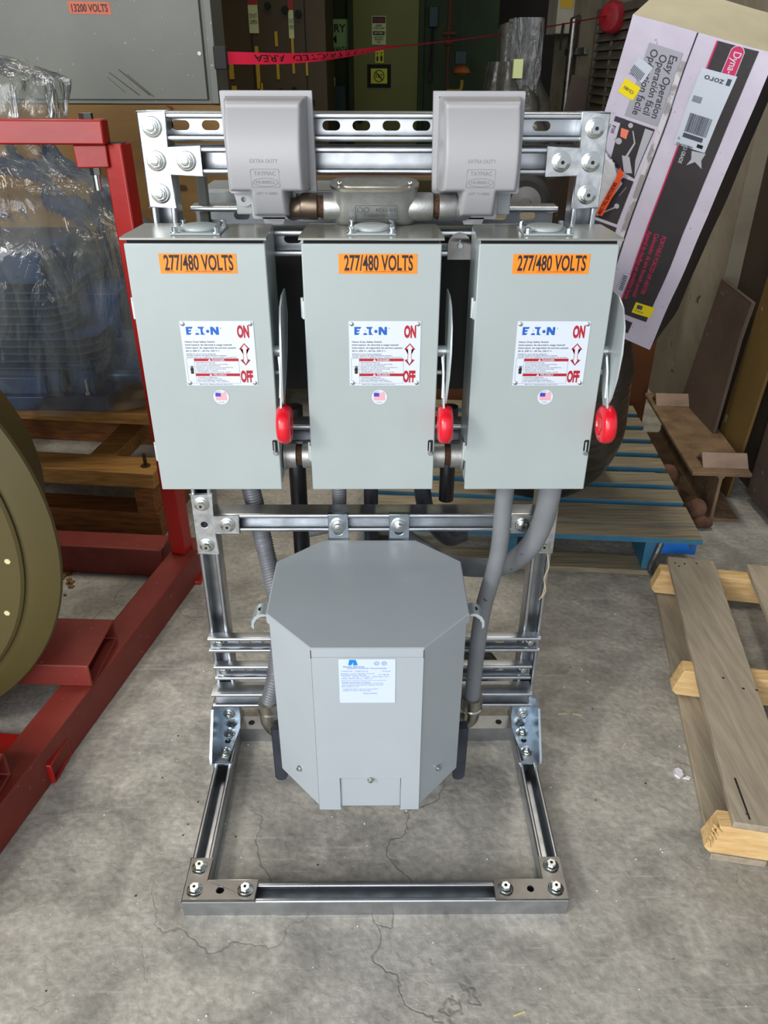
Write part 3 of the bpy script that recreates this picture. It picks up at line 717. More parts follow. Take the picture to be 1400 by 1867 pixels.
T('PRIMARY VOLTS  480 DELTA 60 HZ', -.057, .5110, .0020, .056); T('SECONDARY VOLTS  208Y/120', -.057, .5078, .0020, .042); T('WT. 280 LBS', .006, .509, .0020, .018)
T('KVA 15   HZ 60   3 PHASE   TEMP RISE 150 C', -.054, .5045, .0020, .078); T('MAX TEMP 220 C   IMP 3.2', -.056, .5005, .0022, .052)
T('NEMA TYPE 3R  INDOOR OUTDOOR  WALL OR FLOOR MOUNT', -.057, .4965, .0014, .076)
T('SUITABLE FOR USE IN WET LOCATIONS', -.056, .4925, .0018, .048); T('WHEN MOUNTED IN UPRIGHT POSITION', -.056, .4898, .0018, .070); T('SEE WIRING DIAGRAM INSIDE COVER', -.056, .4860, .0018, .070); T('ENCLOSURE UL TYPE', -.056, .4825, .0018, .028)
T('ACME ELECTRIC, 4815 W. 5TH STREET', -.055, .4770, .0018, .060); T('LUMBERTON, NORTH CAROLINA 28358', -.055, .4735, .0018, .048); T('MADE IN MEXICO', -.020, .467, .0022, .024)
for x in (.003, .0155): b.plate(circ(x, .5345, .0042, 18), [circ(x, .5345, .0034, 18)], FT, .001, .0017)
T('UL', .0008, .5328, .0032, .0044); T('SP', .0134, .5328, .0032, .0042)
b.build('plate_lettering', 'blue_print', npl)
for x0 in (-.0745, .0475):   # hanging tabs bolted to the middle rail
    b = MB(); b.plate([(x0-.020, .566), (x0+.020, .566), (x0+.020, .622), (x0-.020, .622)], [stadium(x0, .5845, .018, .0075)], XZ(-.0005), 0, .0035)
    b.box(x0-.020, x0+.020, -.006, .004, .622, .6255)
    p = b.build('hanging_tab', 'plated', t, bevel=.0008); bolt((x0, -.004, .600), (0, -1, 0), p, hex_r=.008, wr=.0165)
for sg in (-1, 1):    # lifting straps
    b = MB(); x = cx+sg*.177
    sec = [(0, .553), (.008, .557), (.017, .556), (.025, .550), (.030, .541), (.031, .528)]
    for yy0, yy1 in ((-.238, -.205),):
        rs = [[(x+sg*a, yy0, z), (x+sg*a, yy1, z), (x+sg*(a-.004), yy1, z-.005), (x+sg*(a-.004), yy0, z-.005)] for a, z in sec]
        b.rings(rs)
    b.lathe((x+sg*.013, -.222, .5555), (0, 0, 1), [(0, .006), (.0008, .006)], mi=1)
    b.build('lifting_strap', ['lever_steel', 'dark_gap'], t, smooth=60)
    b = MB(); xx = cx+sg*.192; b.plate([(xx-.013, .20), (xx-.013, .060), (xx-.009, .052), (xx-.003, .049), (xx+.003, .049), (xx+.009, .052), (xx+.013, .060), (xx+.013, .20)], [], XZ(-.14), 0, .022)
    b.build('rounded_slab', 'flex_dark', t, bevel=.003)  # dark slab with a rounded lower end beside the housing

# ------------------------------------------------------------------ conduits
def conduit(name, label, pts, r, m, rib=0, cat='conduit', group=None, n=20):
    b = MB(); b.tube(pts, r, n=n, rib=rib); o = b.build(name, m, smooth=60); return tag(o, label, cat, group)
conduit('grey_conduit', 'straight grey conduit running from the right switch down to the transformer', [(.240, -.085, .772), (.238, -.085, .70), (.236, -.085, .58), (.216, -.085, .45), (.209, -.09, .33), (.206, -.1, .225)], .0165, 'pvc_grey')
conduit('grey_conduit', 'thick grey conduit curving from the right switch behind the transformer', [(.322, -.08, .772), (.324, -.07, .70), (.322, -.05, .63), (.308, -.03, .565), (.275, 0, .505), (.225, .03, .475), (.16, .07, .46), (.08, .12, .48), (.0, .14, .55)], .021, 'pvc_grey')
t = thing('conduit_elbow', 'silver conduit elbow low on the right side of the transformer', 'conduit fitting', (.2, -.1, .17))
b = MB(); b.lathe((.206, -.1, .232), (0, 0, -1), [(0, .018), (0, .0225), (.026, .0225), (.026, .020), (.030, .0235), (.034, .0235), (.034, .018)], n=14); b.build('nut', 'nickel', t)
b = MB(); b.tube([(.206, -.1, .200), (.206, -.1, .188), (.203, -.1, .170), (.190, -.1, .160), (.168, -.1, .157)], .0185, n=24); b.build('bend', 'nickel', t, smooth=60)
t = thing('conduit_elbow', 'silver conduit elbow low on the left side of the transformer', 'conduit fitting', (-.22, -.13, .15))
b = MB(); b.lathe((-.222, -.13, .250), (.06, 0, -1), [(0, .019), (0, .0235), (.02, .0235), (.02, .02), (.024, .0255), (.034, .0255), (.034, .02)], n=20); b.build('nut', 'nickel', t)
b = MB(); b.tube([(-.221, -.13, .218), (-.219, -.13, .195), (-.207, -.13, .175), (-.185, -.13, .165)], .024, n=24); b.build('bend', 'nickel', t, smooth=60)
conduit('flexible_conduit', 'ribbed grey flexible conduit dropping left of the transformer into the elbow', [(-.27, .09, .78), (-.265, .09, .68), (-.25, .08, .585), (-.235, .06, .50), (-.212, .0, .43), (-.200, -.06, .38), (-.205, -.11, .31), (-.222, -.13, .24)], .0185, 'flex_grey', rib=.006)
conduit('black_pipe', 'black vertical pipe hanging between the left and middle switches', [(-.165, .13, .80), (-.165, .13, .40)], .018, 'pipe_black')
conduit('black_pipe', 'black vertical pipe hanging between the middle and right switches', [(.152, .13, .80), (.152, .13, .585)], .016, 'pipe_black')
conduit('flexible_conduit', 'pale ribbed flexible conduit below the left side of the middle switch', [(-.075, .10, .76), (-.076, .10, .64), (-.080, .11, .56), (-.10, .13, .52), (-.15, .14, .50)], .0145, 'pvc_grey', rib=.006)
conduit('black_pipe', 'flat dark tube below the centre of the middle switch', [(-.010, .13, .78), (-.010, .13, .42)], .0155, 'flex_dark')
conduit('flexible_conduit', 'dark slanting flexible conduit below the right corner of the middle switch', [(.085, .13, .78), (.095, .13, .66), (.112, .14, .55), (.16, .16, .47), (.2, .2, .45)], .018, 'flex_dark')
conduit('rubber_cable', 'thick black cable looping across the floor behind the transformer', [(-.28, .3, .03), (-.1, .36, .03), (.1, .38, .03), (.22, .34, .03), (.30, .22, .035), (.2, .16, .04)], .022, 'rubber')
# wireway boxes on the rear of the rack
t = thing('wireway_box', 'grey sheet metal wireway box mounted behind the top left of the rack', 'electrical box', (-.18, .2, .9))
b = MB(); b.box(-.315, -.055, .17, .30, 1.0, 1.203); b.build('body', 'box_grey', t, bevel=.002)
b = MB(); b.box(-.318, -.052, .164, .305, 1.170, 1.2005); b.build('lid', 'box_grey', t, bevel=.002)
t = thing('wireway_box', 'narrow grey box just inside the left rack post, behind it', 'electrical box', (-.3, .12, .9))
b = MB(); b.box(-.306, -.290, .10, .12, 1.15, 1.232); b.build('body', 'enclosure_grey', t, bevel=.002)
tag((MB().box(-.318, .318, .135, .16, .835, 1.128)).build('rear_shade_panel', 'rear_shade', bevel=.002), 'black panel added across the rear of the rack for the shade in the gaps between the switches', 'panel')  # added sheet whose black stands for the shaded equipment behind the switches
tag((MB().box(-.15, .20, .30, .34, .9, 1.205)).build('back_panel', 'olive_paint', bevel=.003), 'olive metal panel edge seen behind the conduit body', 'panel')

# ------------------------------------------------------------------ left side: red frame, olive drum, skid, motor
fr = thing('red_steel_frame', 'red painted welded steel frame standing on the floor at left', 'frame', (-.6, .66, 0))
def tubebox(b, p0, p1, wd, ht, up=(0, 0, 1), t=0, hollow=False):
    p0, p1, up = Vector(p0), Vector(p1), Vector(up); a = (p1-p0).normalized(); s = a.cross(up).normalized(); u = s.cross(a)
    o = [(-wd/2, -ht/2), (wd/2, -ht/2), (wd/2, ht/2), (-wd/2, ht/2)]
    r0 = [p0+s*x+u*y for x, y in o]; r1 = [p1+s*x+u*y for x, y in o]
    if not hollow: b.rings([r0, r1])
    else:
        k = .006; i = [(-wd/2+k, -ht/2+k), (wd/2-k, -ht/2+k), (wd/2-k, ht/2-k), (-wd/2+k, ht/2-k)]
        q0 = [p0+s*x+u*y for x, y in i]; q1 = [p1+s*x+u*y for x, y in i]
        b.rings([q0, r0, r1, q1, q0], cap=False)
    return b
# beam right edge x = -.70 + .2135*y
def bx(y, off): return -.700+.2135*y-off
b = MB(); tubebox(b, (bx(-.95, .040), -.95, .05), (bx(.76, .040), .76, .05), .08, .10); b.build('base_beam', 'red_dusty', fr, bevel=.004)
b = MB(); tubebox(b, (-.600, .684, .10), (-.612, .690, 1.238), .05, .05, up=(.26, .965, 0)); b.build('post', 'red_paint', fr, bevel=.004)
b = MB(); b.box(-.022, .022, -.022, .022, 0, .001); b.M = None
b = MB(); b.mi = 0; b.box(-.634, -.590, .668, .712, 1.2382, 1.2388); b.build('post_opening', 'dark_gap', fr)
b = MB(); tubebox(b, (-.705, .672, 1.212), (-.632, .684, 1.212), .05, .05); b.build('stub_bracket', 'red_paint', fr, bevel=.003)
b = MB(); tubebox(b, (-1.5, .62, 1.268), (-.625, .668, 1.2635), .06, .052); b.build('top_beam', 'red_paint', fr, bevel=.004)
b = MB(); b.lathe((-.665, .665, 1.290), (0, 0, 1), [(0, .016), (.012, .016)], n=6); b.build('bolt', 'bolt_zinc', fr, smooth=30)
b = MB(); b.lathe((-.665, .668, 1.187), (0, 0, -1), [(0, .013), (.016, .013)], n=6)
b.lathe((-.665, .668, 1.187), (0, 0, -1), [(0, .0085), (.05, .0085), (.052, .007)], n=16); b.build('nut', 'bolt_zinc', fr, smooth=30)
b = MB(); tubebox(b, (-1.5, .80, .052), (-.66, .725, .052), .09, .10); b.build('rear_beam', 'red_dusty', fr, bevel=.004)
b = MB(); b.box(-.62, -.545, .64, .73, 0, .012); b.build('foot_plate', 'red_paint', fr, bevel=.002)
for y0, y1, z in ((.075, .255, .133), (-.36, -.19, .133)):   # channels lying across the beam, open ends showing
    b = MB(); ym = (y0+y1)/2; tubebox(b, (-1.3, ym+.03, z), (bx(ym, .012), ym, z), y1-y0, .064, hollow=True); b.build('cross_channel', 'red_dusty', fr, bevel=.003)
b = MB(); tubebox(b, (-1.0, -.06, .030), (-.712, -.088, .030), .085, .056, hollow=True); b.build('foot_channel', 'red_paint', fr, bevel=.003)

t = thing('blower_housing', 'round olive-painted metal blower housing at the left edge, standing in the red frame', 'machine', (-1.19, .1, .03))
cxd, czd = -1.185, .578
b = MB(); b.lathe((cxd, .0, czd), (0, -1, 0), [(-.30, .40), (-.03, .42), (-.012, .535), (0, .545), (.006, .542), (.02, .50), (.024, .48)], n=96); b.build('drum', 'olive_paint', t, smooth=25)
b = MB(); b.lathe((cxd, -.024, czd), (0, -1, 0), [(0, .478), (.006, .478), (.010, .472)], n=96); b.build('end_plate', 'olive_paint', t, smooth=25)
for a in (11, -5.5, -22, 28):
    a = math.radians(a); c = MB(); c.lathe((cxd+.462*math.cos(a)-.012, -.022, czd+.462*math.sin(a)), (0, -1, 0), [(0, .009), (.010, .009), (.009, .009), (.013, .006)], n=6); c.build('bolt', 'cream_bolt', t, smooth=30)

sk = thing('timber_skid', 'heavy brown timber skid under the blue motor, behind the red frame', 'skid', (-.9, 1.1, 0))
Mk = Matrix.Translation((-.728, .915, 0)) @ Matrix.Rotation(math.radians(-7), 4, 'Z')
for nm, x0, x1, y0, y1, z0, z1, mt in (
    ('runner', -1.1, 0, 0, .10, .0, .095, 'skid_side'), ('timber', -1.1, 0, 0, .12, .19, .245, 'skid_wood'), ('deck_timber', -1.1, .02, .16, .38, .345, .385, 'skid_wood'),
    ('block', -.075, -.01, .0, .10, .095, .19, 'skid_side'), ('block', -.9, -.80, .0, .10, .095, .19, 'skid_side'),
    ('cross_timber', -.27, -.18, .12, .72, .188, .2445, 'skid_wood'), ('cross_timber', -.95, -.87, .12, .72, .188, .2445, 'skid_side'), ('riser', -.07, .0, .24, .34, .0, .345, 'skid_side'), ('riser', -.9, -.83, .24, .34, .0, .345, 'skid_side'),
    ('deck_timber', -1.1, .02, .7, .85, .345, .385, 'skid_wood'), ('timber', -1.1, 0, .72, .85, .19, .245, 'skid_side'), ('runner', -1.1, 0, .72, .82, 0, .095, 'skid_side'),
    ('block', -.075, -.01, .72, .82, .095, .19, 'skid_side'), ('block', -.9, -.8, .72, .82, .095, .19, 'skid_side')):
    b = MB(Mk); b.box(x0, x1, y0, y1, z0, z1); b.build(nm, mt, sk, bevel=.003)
b = MB(Mk); b.lathe((-.045, .055, .245), (0, 0, 1), [(0, .016), (.003, .016), (.003, .006), (.045, .006)], n=18); b.build('bolt', 'rust_thread', sk)

mo = thing('electric_motor', 'blue finned electric motor on the timber skid, seen through clear plastic', 'motor', (-1.1, 1.3, .385))
b = MB(); b.box(-1.5, -.90, 1.10, 1.62, .39, .44); b.box(-1.5, -1.05, 1.14, 1.6, .44, .52); b.box(-1.02, -.94, 1.12, 1.2, .44, .56); b.box(-1.5, -1.1, 1.12, 1.2, .44, .5); b.build('base', 'motor_blue', mo, bevel=.004)
b = MB(); b.box(-1.5, -1.02, 1.2, 1.58, .52, .90); b.build('core', 'motor_blue', mo, bevel=.02)
b = MB()
for i in range(11):
    z = .535+i*.0245; xr = -.905 if i < 5 else -.985; c = .05
    b.plate([(-1.5, 1.10), (xr-c, 1.10), (xr, 1.10+c), (xr, 1.6), (-1.5, 1.6)], [], XY(z), 0, .005)
b.build('cooling_fins', 'motor_blue', mo)
b = MB(); b.box(-1.5, -1.02, 1.08, 1.2, .815, .905); b.lathe((-1.10, 1.08, .84), (0, -1, 0), [(0, .008), (.004, .008)], n=12); b.build('terminal_box', 'motor_blue', mo, bevel=.006)
b = MB(); b.tube([(-1.22, 1.15, .9), (-1.22, 1.15, 1.02)], .07, n=24); b.lathe((-1.22, 1.15, 1.0), (0, 0, 1), [(0, .085), (.03, .085), (.03, .05), (.05, .05)], n=8); b.build('shaft_knuckle', 'motor_blue', mo)
b = MB(); b.lathe((-1.21, 1.15, 1.04), (0, 0, 1), [(0, .075), (.25, .075), (.25, .065)], n=32); b.build('shaft_tube', 'motor_light_blue', mo)
b = MB(); b.box(-.97, -.82, 1.25, 1.5, .44, .58); b.cyl((-.86, 1.2, .60), (-.80, 1.2, .60), .035); b.cyl((-.93, 1.22, .47), (-.78, 1.22, .47), .022); b.box(-1.02, -.86, 1.26, 1.5, .58, .74); b.tube([(-.86, 1.2, .72), (-.84, 1.17, .64), (-.83, 1.18, .55)], .005, n=8); b.build('end_bearing', 'motor_blue', mo, bevel=.004)
b = MB(); b.lathe((-.965, 1.12, .44), (0, 0, 1), [(0, .013), (.01, .013), (.01, .006), (.055, .006)], n=12); b.build('bolt', 'bolt_zinc', mo)

def shroud(name, label, c, prof, m, cat='plastic sheet', nth=96, nz=60, fold=.07, seed=0, sq=.0, ysc=1, parent=None):
    """gathered plastic: prof = [(z, radius, dx)], folds deepen where it is gathered"""
    b = MB(); rs = []
    for j in range(nz+1):
        t = j/nz; z = prof[0][0]+(prof[-1][0]-prof[0][0])*t
        for (z0, r0, d0), (z1, r1, d1) in zip(prof, prof[1:]):
            if (z-z0)*(z-z1) <= 1e-9:
                k = (z-z0)/(z1-z0); k = k*k*(3-2*k); R = r0+(r1-r0)*k; D = d0+(d1-d0)*k; break
        ring = []
        for i in range(nth):
            a = 2*PI*i/nth; ca, sa = math.cos(a), math.sin(a)
            f = fold*(.6*math.sin(9*a+3*noise.noise(Vector((ca*2, sa*2, z*3+seed))))+1.3*noise.noise(Vector((ca*3, sa*3, z*4+seed*3))))
            rr = R*(1+f*(1.2 if R < .25 else .7))
            if sq: rr *= 1/max(abs(ca)**4+abs(sa)**4, .3)**(.25*sq)
            ring.append((c[0]+D+rr*ca, c[1]+rr*sa*ysc, z))
        rs.append(ring)
    b.rings(rs, cap=False); o = b.build(name, m, smooth=75)
    return tag(o, label, cat)
shroud('plastic_shroud', 'clear plastic sheet gathered over the blue motor on the skid', (-1.16, 1.28), [(.40, .43, .03), (.5, .47, .04), (.7, .46, .03), (.9, .44, .02), (1.05, .34, 0), (1.17, .19, -.02), (1.21, .17, -.02), (1.27, .22, 0), (1.36, .22, .02), (1.41, .13, .0), (1.43, .02, 0)], 'clear_film', ysc=.62, seed=2)

# ------------------------------------------------------------------ behind left: grey switchgear door, plywood, small things
t = thing('switchgear_enclosure', 'large grey metal enclosure with orange 13200 VOLTS label, upper left', 'enclosure', (-1.1, 2.4, 1.275))
Y = 2.0
b = MB(); b.box(-2.6, -.600, Y+.015, 2.25, 1.272, 2.5); b.build('body', 'enclosure_grey', t)
b = MB(); b.box(-1.437, -.640, Y, Y+.02, 1.285, 2.5); b.build('door', 'enclosure_grey', t, bevel=.003)
b = MB(); b.box(-2.6, -1.443, Y, Y+.02, 1.285, 2.5); b.build('door', 'enclosure_grey', t, bevel=.003)
b = MB(); b.box(-.625, -.597, Y-.004, Y+.03, 1.272, 2.5); b.build('corner_trim', 'enclosure_grey', t, bevel=.002)
b = MB(); b.flat([(-1.112, 1.598), (-.960, 1.595), (-.958, 1.557), (-1.108, 1.560)], XZ(Y), .001); b.build('voltage_label', 'old_orange', t, label='orange voltage label')
b = MB(); b.text('13200 VOLTS', -1.034, 1.566, .023, XZ(Y), .002, w=.130, align='CENTER', bold=.02); b.build('label_lettering', 'print_black', t)
b = MB(); b.flat(rrect(-1.165, -.920, 1.603, 1.70, .006), XZ(Y), .001); b.build('white_label', 'label_white', t)
b = MB()
for x0, z0, x1, z1, q in ((-1.0, 1.375, -.90, 1.30, .004), (-.965, 1.385, -.86, 1.30, .005), (-.935, 1.37, -.845, 1.295, .003), (-1.01, 1.36, -.95, 1.31, .002)): b.flat([(x0, z0), (x0+q, z0), (x1+q*1.4, z1), (x1, z1)], XZ(Y), .0008)
b.build('scuff_marks', 'dirty_steel', t)
b = MB(); b.box(-1.545, -1.52, Y-.008, Y, 1.30, 1.41); b.build('door_handle', 'dull_steel', t)
b = MB(); b.lathe((-.655, Y, 1.437), (0, -1, 0), [(0, .008), (.003, .007)], n=10); b.build('door_bolt', 'dull_steel', t)
tag(MB().box(-1.7, -.42, 2.02, 2.05, .0, 1.268).build('plywood_panel', 'plywood', bevel=.002), 'weathered brown plywood panel standing under the grey enclosure', 'panel')
tag(MB().box(-.28, .42, 1.9, 2.5, .0, 1.03).build('wooden_crate', 'crate_brown', bevel=.004), 'dark brown wooden crate glimpsed behind the conduit body', 'crate')
b = MB()
for k in range(3): b.tube([(-.905+k*.01, 1.99, 1.235-k*.004), (-.86, 2.0, 1.21-k*.006), (-.80, 2.008, 1.175-k*.004), (-.74, 2.014, 1.16)], .004, n=8)
b.tube([(-.80, 2.0, 1.265), (-.785, 2.01, 1.255), (-.80, 2.014, 1.22)], .0022, n=6)
tag(b.build('loose_wires', 'wire_red'), 'bundle of dark red wire ends in front of the plywood', 'wires')

# ------------------------------------------------------------------ background: dark cabinets, signs
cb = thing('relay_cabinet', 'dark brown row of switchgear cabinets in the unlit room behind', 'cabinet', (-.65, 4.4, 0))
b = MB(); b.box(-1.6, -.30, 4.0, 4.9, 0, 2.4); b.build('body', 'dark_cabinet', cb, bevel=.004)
b = MB()
for x in (-.735, -.42): b.box(x-.003, x+.003, 3.996, 4.0, 0, 2.4)
b.build('door_seam', 'dark_gap', cb)
F4 = XZ(4.0)
for x0, x1, z0, z1, mt in ((-.884, -.855, 1.33, 1.44, 'tag_yellow'), (-.722, -.70, 1.28, 1.50, 'tag_yellow'), (-.60, -.583, 1.50, 1.575, 'tag_yellow'), (-.60, -.583, 1.33, 1.43, 'tag_yellow'), (-.505, -.49, 1.36, 1.54, 'tag_yellow'), (-.425, -.412, 1.35, 1.43, 'tag_yellow'), (-.876, -.846, 1.24, 1.295, 'tag_yellow'), (-.705, -.688, 1.26, 1.31, 'tag_yellow')):
    b = MB(); b.box(x0, x1, 3.992, 3.9995, z0, z1); b.build('hanging_tag', mt, cb)
for x0, x1, z0 in ((-.745, -.69, 1.565), (-.515, -.485, 1.54)):
    b = MB(); b.box(x0, x1, 3.992, 3.9985, z0, 1.85); b.mi = 1; b.box(x0, x1, 3.990, 3.992, z0+.14, 1.85); b.mi = 2
    b.text('DO NOT', (x0+x1)/2, z0+.075, .022, XZ(3.991), .001, w=(x1-x0)*.8, align='CENTER'); b.text('OPEN', (x0+x1)/2, z0+.045, .022, XZ(3.991), .001, w=(x1-x0)*.8, align='CENTER')
    b.build('warning_tag', ['sign_white', 'sign_red', 'print_black'], cb)
b = MB()
for x, z, r in ((-.63, 1.70, .018), (-.53, 1.68, .02), (-.455, 1.66, .02), (-.58, 1.27, .012), (-.50, 1.28, .012)):
    c = MB(); c.lathe((x, 4.0, z), (0, -1, 0), [(0, r), (.03, r)], n=14); c.build('control_knob', 'dark_gap', cb)
for k in range(9): b.cyl((-.55+k*.02, 4.0, 1.20+.01*(k % 3)), (-.55+k*.02, 3.95, 1.20+.01*(k % 3)), .006, n=8)
b.box(-.56, -.38, 3.985, 4.0, 1.19, 1.215); b.build('terminal_strip', 'dark_gap', cb)
F6 = XZ(6.0)
def sign(name, label, x0, x1, z0, z1, y, m, items, rim=None):
    t = thing(name, label, 'sign', ((x0+x1)/2, y, z0))
    if rim: c = MB(); c.box(x0-.03, x1+.03, y-.004, y+.012, z0-.03, z1+.03); c.build('rim', rim, t)
    c = MB(); c.box(x0, x1, y-.010, y-.001, z0, z1); c.build('board', m, t)
    c = MB(); mats = ['print_black', 'sign_red', m, 'sign_white']
    mp = XZ(y-.010)
    for it in items:
        if it[0] == 't': _, s, x, z, h, w, mi = it; c.text(s, x, z, h, mp, .003, w=w, align='CENTER', mi=mi, bold=.02)
        elif it[0] == 'r': _, a0, a1, c0, c1, mi = it; c.flat([(a0, c0), (a1, c0), (a1, c1), (a0, c1)], mp, .0015, mi)
        elif it[0] == 'o': _, x, z, r, r2, mi = it; c.plate(circ(x, z, r, 28), [circ(x, z, r2, 28)], mp, 0, .002, mi)
        elif it[0] == 'p': _, pts, mi = it; c.flat(pts, mp, .002, mi)
    c.build('lettering', mats, t); return t
sign('battery_room_sign', 'white battery room sign half hidden behind the dark cabinets', -.64, -.235, 1.475, 1.735, 6.18, 'sign_green_white',
     [('t', 'BATTERY', -.425, 1.645, .055, .33, 0), ('t', 'ROOM', -.437, 1.568, .055, .2, 0), ('t', 'COVANTA', -.335, 1.505, .036, .17, 0)])
sign('danger_sign', 'white DANGER sign on the green door in the background', -.045, .070, 1.555, 1.755, 6.125, 'sign_white',
     [('r', -.04, .065, 1.705, 1.75, 0), ('t', 'DANGER', .0125, 1.716, .022, .08, 1), ('t', 'KEEP', .0125, 1.682, .014, .05, 0), ('t', 'DOORS CLOSED', .0125, 1.665, .012, .09, 0), ('r', -.035, .06, 1.622, 1.65, 0), ('t', 'BATTERY', .0125, 1.63, .014, .07, 3), ('t', 'AUTHORIZED', .0125, 1.603, .012, .08, 0), ('t', 'PERSONNEL', .0125, 1.586, .012, .07, 0), ('t', 'ONLY', .0125, 1.567, .013, .035, 0)])
sign('footprint_sign', 'small yellow footprint sign below the DANGER sign', -.018, .052, 1.425, 1.535, 6.125, 'sign_yellow',
     [('p', circ(.0, 1.455, .009, 12, .022), 0), ('p', circ(.033, 1.458, .010, 12, .024), 0), ('p', circ(.0, 1.493, .006, 10, .007), 0), ('p', circ(.033, 1.497, .006, 10, .007), 0)])
sign('not_an_exit_sign', 'framed yellow sign with a crossed out EXIT, low on the green door', -.055, .082, 1.275, 1.385, 6.115, 'sign_yellow',
     [('o', .0135, 1.33, .045, .038, 0), ('t', 'EXIT', .0135, 1.318, .025, .062, 0), ('p', [(-.02, 1.362), (-.013, 1.367), (.047, 1.30), (.040, 1.294)], 0)], rim='dark_gap')
t = thing('switch_box', 'dark teal electrical box with hanging cables on the green block wall', 'electrical box', (.46, 6.15, 1.2))
b = MB(); b.box(.42, .49, 6.1, 6.195, 1.68, 1.82); b.build('box', 'dark_teal', t, bevel=.004)
b = MB(); b.tube([(.445, 6.15, 1.7), (.44, 6.14, 1.5), (.43, 6.13, 1.35)], .006, n=8); b.tube([(.46, 6.15, 1.7), (.455, 6.14, 1.5), (.45, 6.13, 1.35)], .005, n=8); b.box(.42, .455, 6.1, 6.14, 1.29, 1.36); b.build('cable', 'rubber', t)
t = thing('steam_pipe', 'rusty brown vertical pipe with a tee and yellow elbow, in the dark background', 'pipe', (.6, 5.6, 0))
b = MB(); b.cyl((.545, 5.6, .9), (.545, 5.6, 2.3), .014); b.cyl((.50, 5.6, 1.62), (.60, 5.6, 1.62), .02); b.cyl((.52, 5.6, 1.56), (.57, 5.6, 1.56), .024); b.build('pipe', 'pipe_brown', t)
b = MB(); b.tube([(.545, 5.58, 1.235), (.62, 5.58, 1.235), (.655, 5.58, 1.25), (.66, 5.58, 1.31)], .013, n=10); b.build('yellow_elbow', 'pipe_yellow', t)
b = MB(); b.cyl((.655, 5.6, 1.55), (.65, 5.6, 2.3), .004, n=8); b.box(.60, .68, 5.55, 5.62, 1.42, 1.50); tag(b.build('hanging_cable', 'dark_teal'), 'thin cable with a teal plug hanging beside the rusty pipe', 'cable')
b = MB(); b.lathe((.645, 5.5, 1.34), (0, 0, 1), [(0, .03), (.02, .075), (.05, .06), (.07, .02)], n=9); tag(b.build('work_glove', 'glove_red'), 'red and yellow work glove left on the yellow pipe elbow', 'glove')
b = MB(); b.lathe((-.37, 5.9, 1.26), (0, 0, 1), [(0, .024), (.06, .026)], n=20); b.mi = 1; b.box(-.47, -.27, 5.85, 6.1, .6, 1.258); o = b.build('cup', ['sign_white', 'dark_teal']); tag(o, 'pale cup standing on a dark teal stand below the battery room sign', 'cup')

# ------------------------------------------------------------------ retractable barrier belt
t = thing('barrier_belt', 'red RESTRICTED AREA barrier belt stretched twisted across the background', 'barrier belt', (-.55, 1.95, 1.4))
P0, P1 = Vector((-.548, 1.98, 1.423)), Vector((1.30, 3.72, 1.648))
def belt(u, v, d=0):
    k = u; p = P0.lerp(P1, k); p.z -= .055*math.sin(PI*k)*.55+.016*math.sin(PI*min(1, k/.32))
    tw = (PI*.5)*min(1, k/.36)**.8; hh = .040*.5
    dirv = Vector((0, 0, 1))*math.cos(tw)+Vector((-.3, -.95, .10))*math.sin(tw)*.95
    p = p+dirv*(v*hh)
    return (p.x-d*.7, p.y-d, p.z)
b = MB(); n = 60; vs = []; fs = []
for i in range(n+1):
    for j, dd in ((-1, 0), (1, 0), (1, -.0014), (-1, -.0014)): vs.append(belt(i/n, j, dd))
for i in range(n):
    for j in range(4): fs.append((i*4+j, i*4+(j+1) % 4, i*4+4+(j+1) % 4, i*4+4+j))
b.add(vs, fs); b.build('belt', 'belt_red', t)
b = MB(); b.text('AREA', .105, .62, 1.2, belt, .0012, w=.058, rot=PI, bold=.01); b.build('belt_lettering', 'print_black', t)
b = MB(); b.text('RESTRICTED', .265, .62, 1.2, belt, .0012, w=.145, rot=PI, bold=.01); b.build('belt_lettering', 'print_black', t)
b = MB(); b.box(-.595, -.548, 1.95, 1.999, 1.385, 1.46); b.build('wall_clip', 'rubber', t, bevel=.004)
b = MB(); b.lathe((1.30, 3.70, 1.635), (-.8, -.6, 0), [(-.05, .055), (-.03, .075), (.02, .080), (.045, .066), (.055, .04)], n=28); b.build('belt_head', 'belt_head_red', t)

# ------------------------------------------------------------------ right background
t = thing('wrapped_column', 'tall machine column wrapped in silvery stretch film, behind the right outlet cover', 'wrapped equipment', (.7, 3.0, 0))
b = MB(); b.box(.60, .76, 3.02, 3.2, .0, 1.585); b.build('column', 'wrap_grey', t, bevel=.03)
b = MB(); vs = []; rs = []
for j in range(41):
    z = 1.05+j*.55/40; ring = []
    for i in range(36):
        a = 2*PI*i/36; ca, sa = math.cos(a), math.sin(a); q = 1/max(abs(ca), abs(sa))
        q = min(q, 1.18); wv = 1+.10*noise.noise(Vector((ca*4, sa*4, z*13)))
        ring.append((.725+.075*ca*q*wv, 3.08+.11*sa*q*wv, z))
    rs.append(ring)
b.rings(rs); b.build('stretch_film', 'stretch_film', t, smooth=30)
b = MB(); b.box(.655, .70, 2.94, 2.97, 1.35, 1.43); b.build('paper_tag', 'sign_white', t)
shroud('plastic_cover', 'grey plastic cover spreading over the foot of the wrapped machine column', (.70, 3.1), [(.9, .24, .02), (1.1, .22, .02), (1.22, .17, .0), (1.36, .13, -.02), (1.42, .12, -.02)], 'wrap_grey', seed=5)
b = MB(); b.lathe((.535, 1.62, .977), (-.35, -1, 0), [(-.02, .03), (-.022, .075), (-.012, .09), (.012, .09), (.022, .075), (.02, .055)], n=36); b.mi = 1; b.lathe((.535, 1.61, .977), (-.35, -1, 0), [(-.015, .055), (.016, .055), (.022, .02), (.03, .018)], n=30)
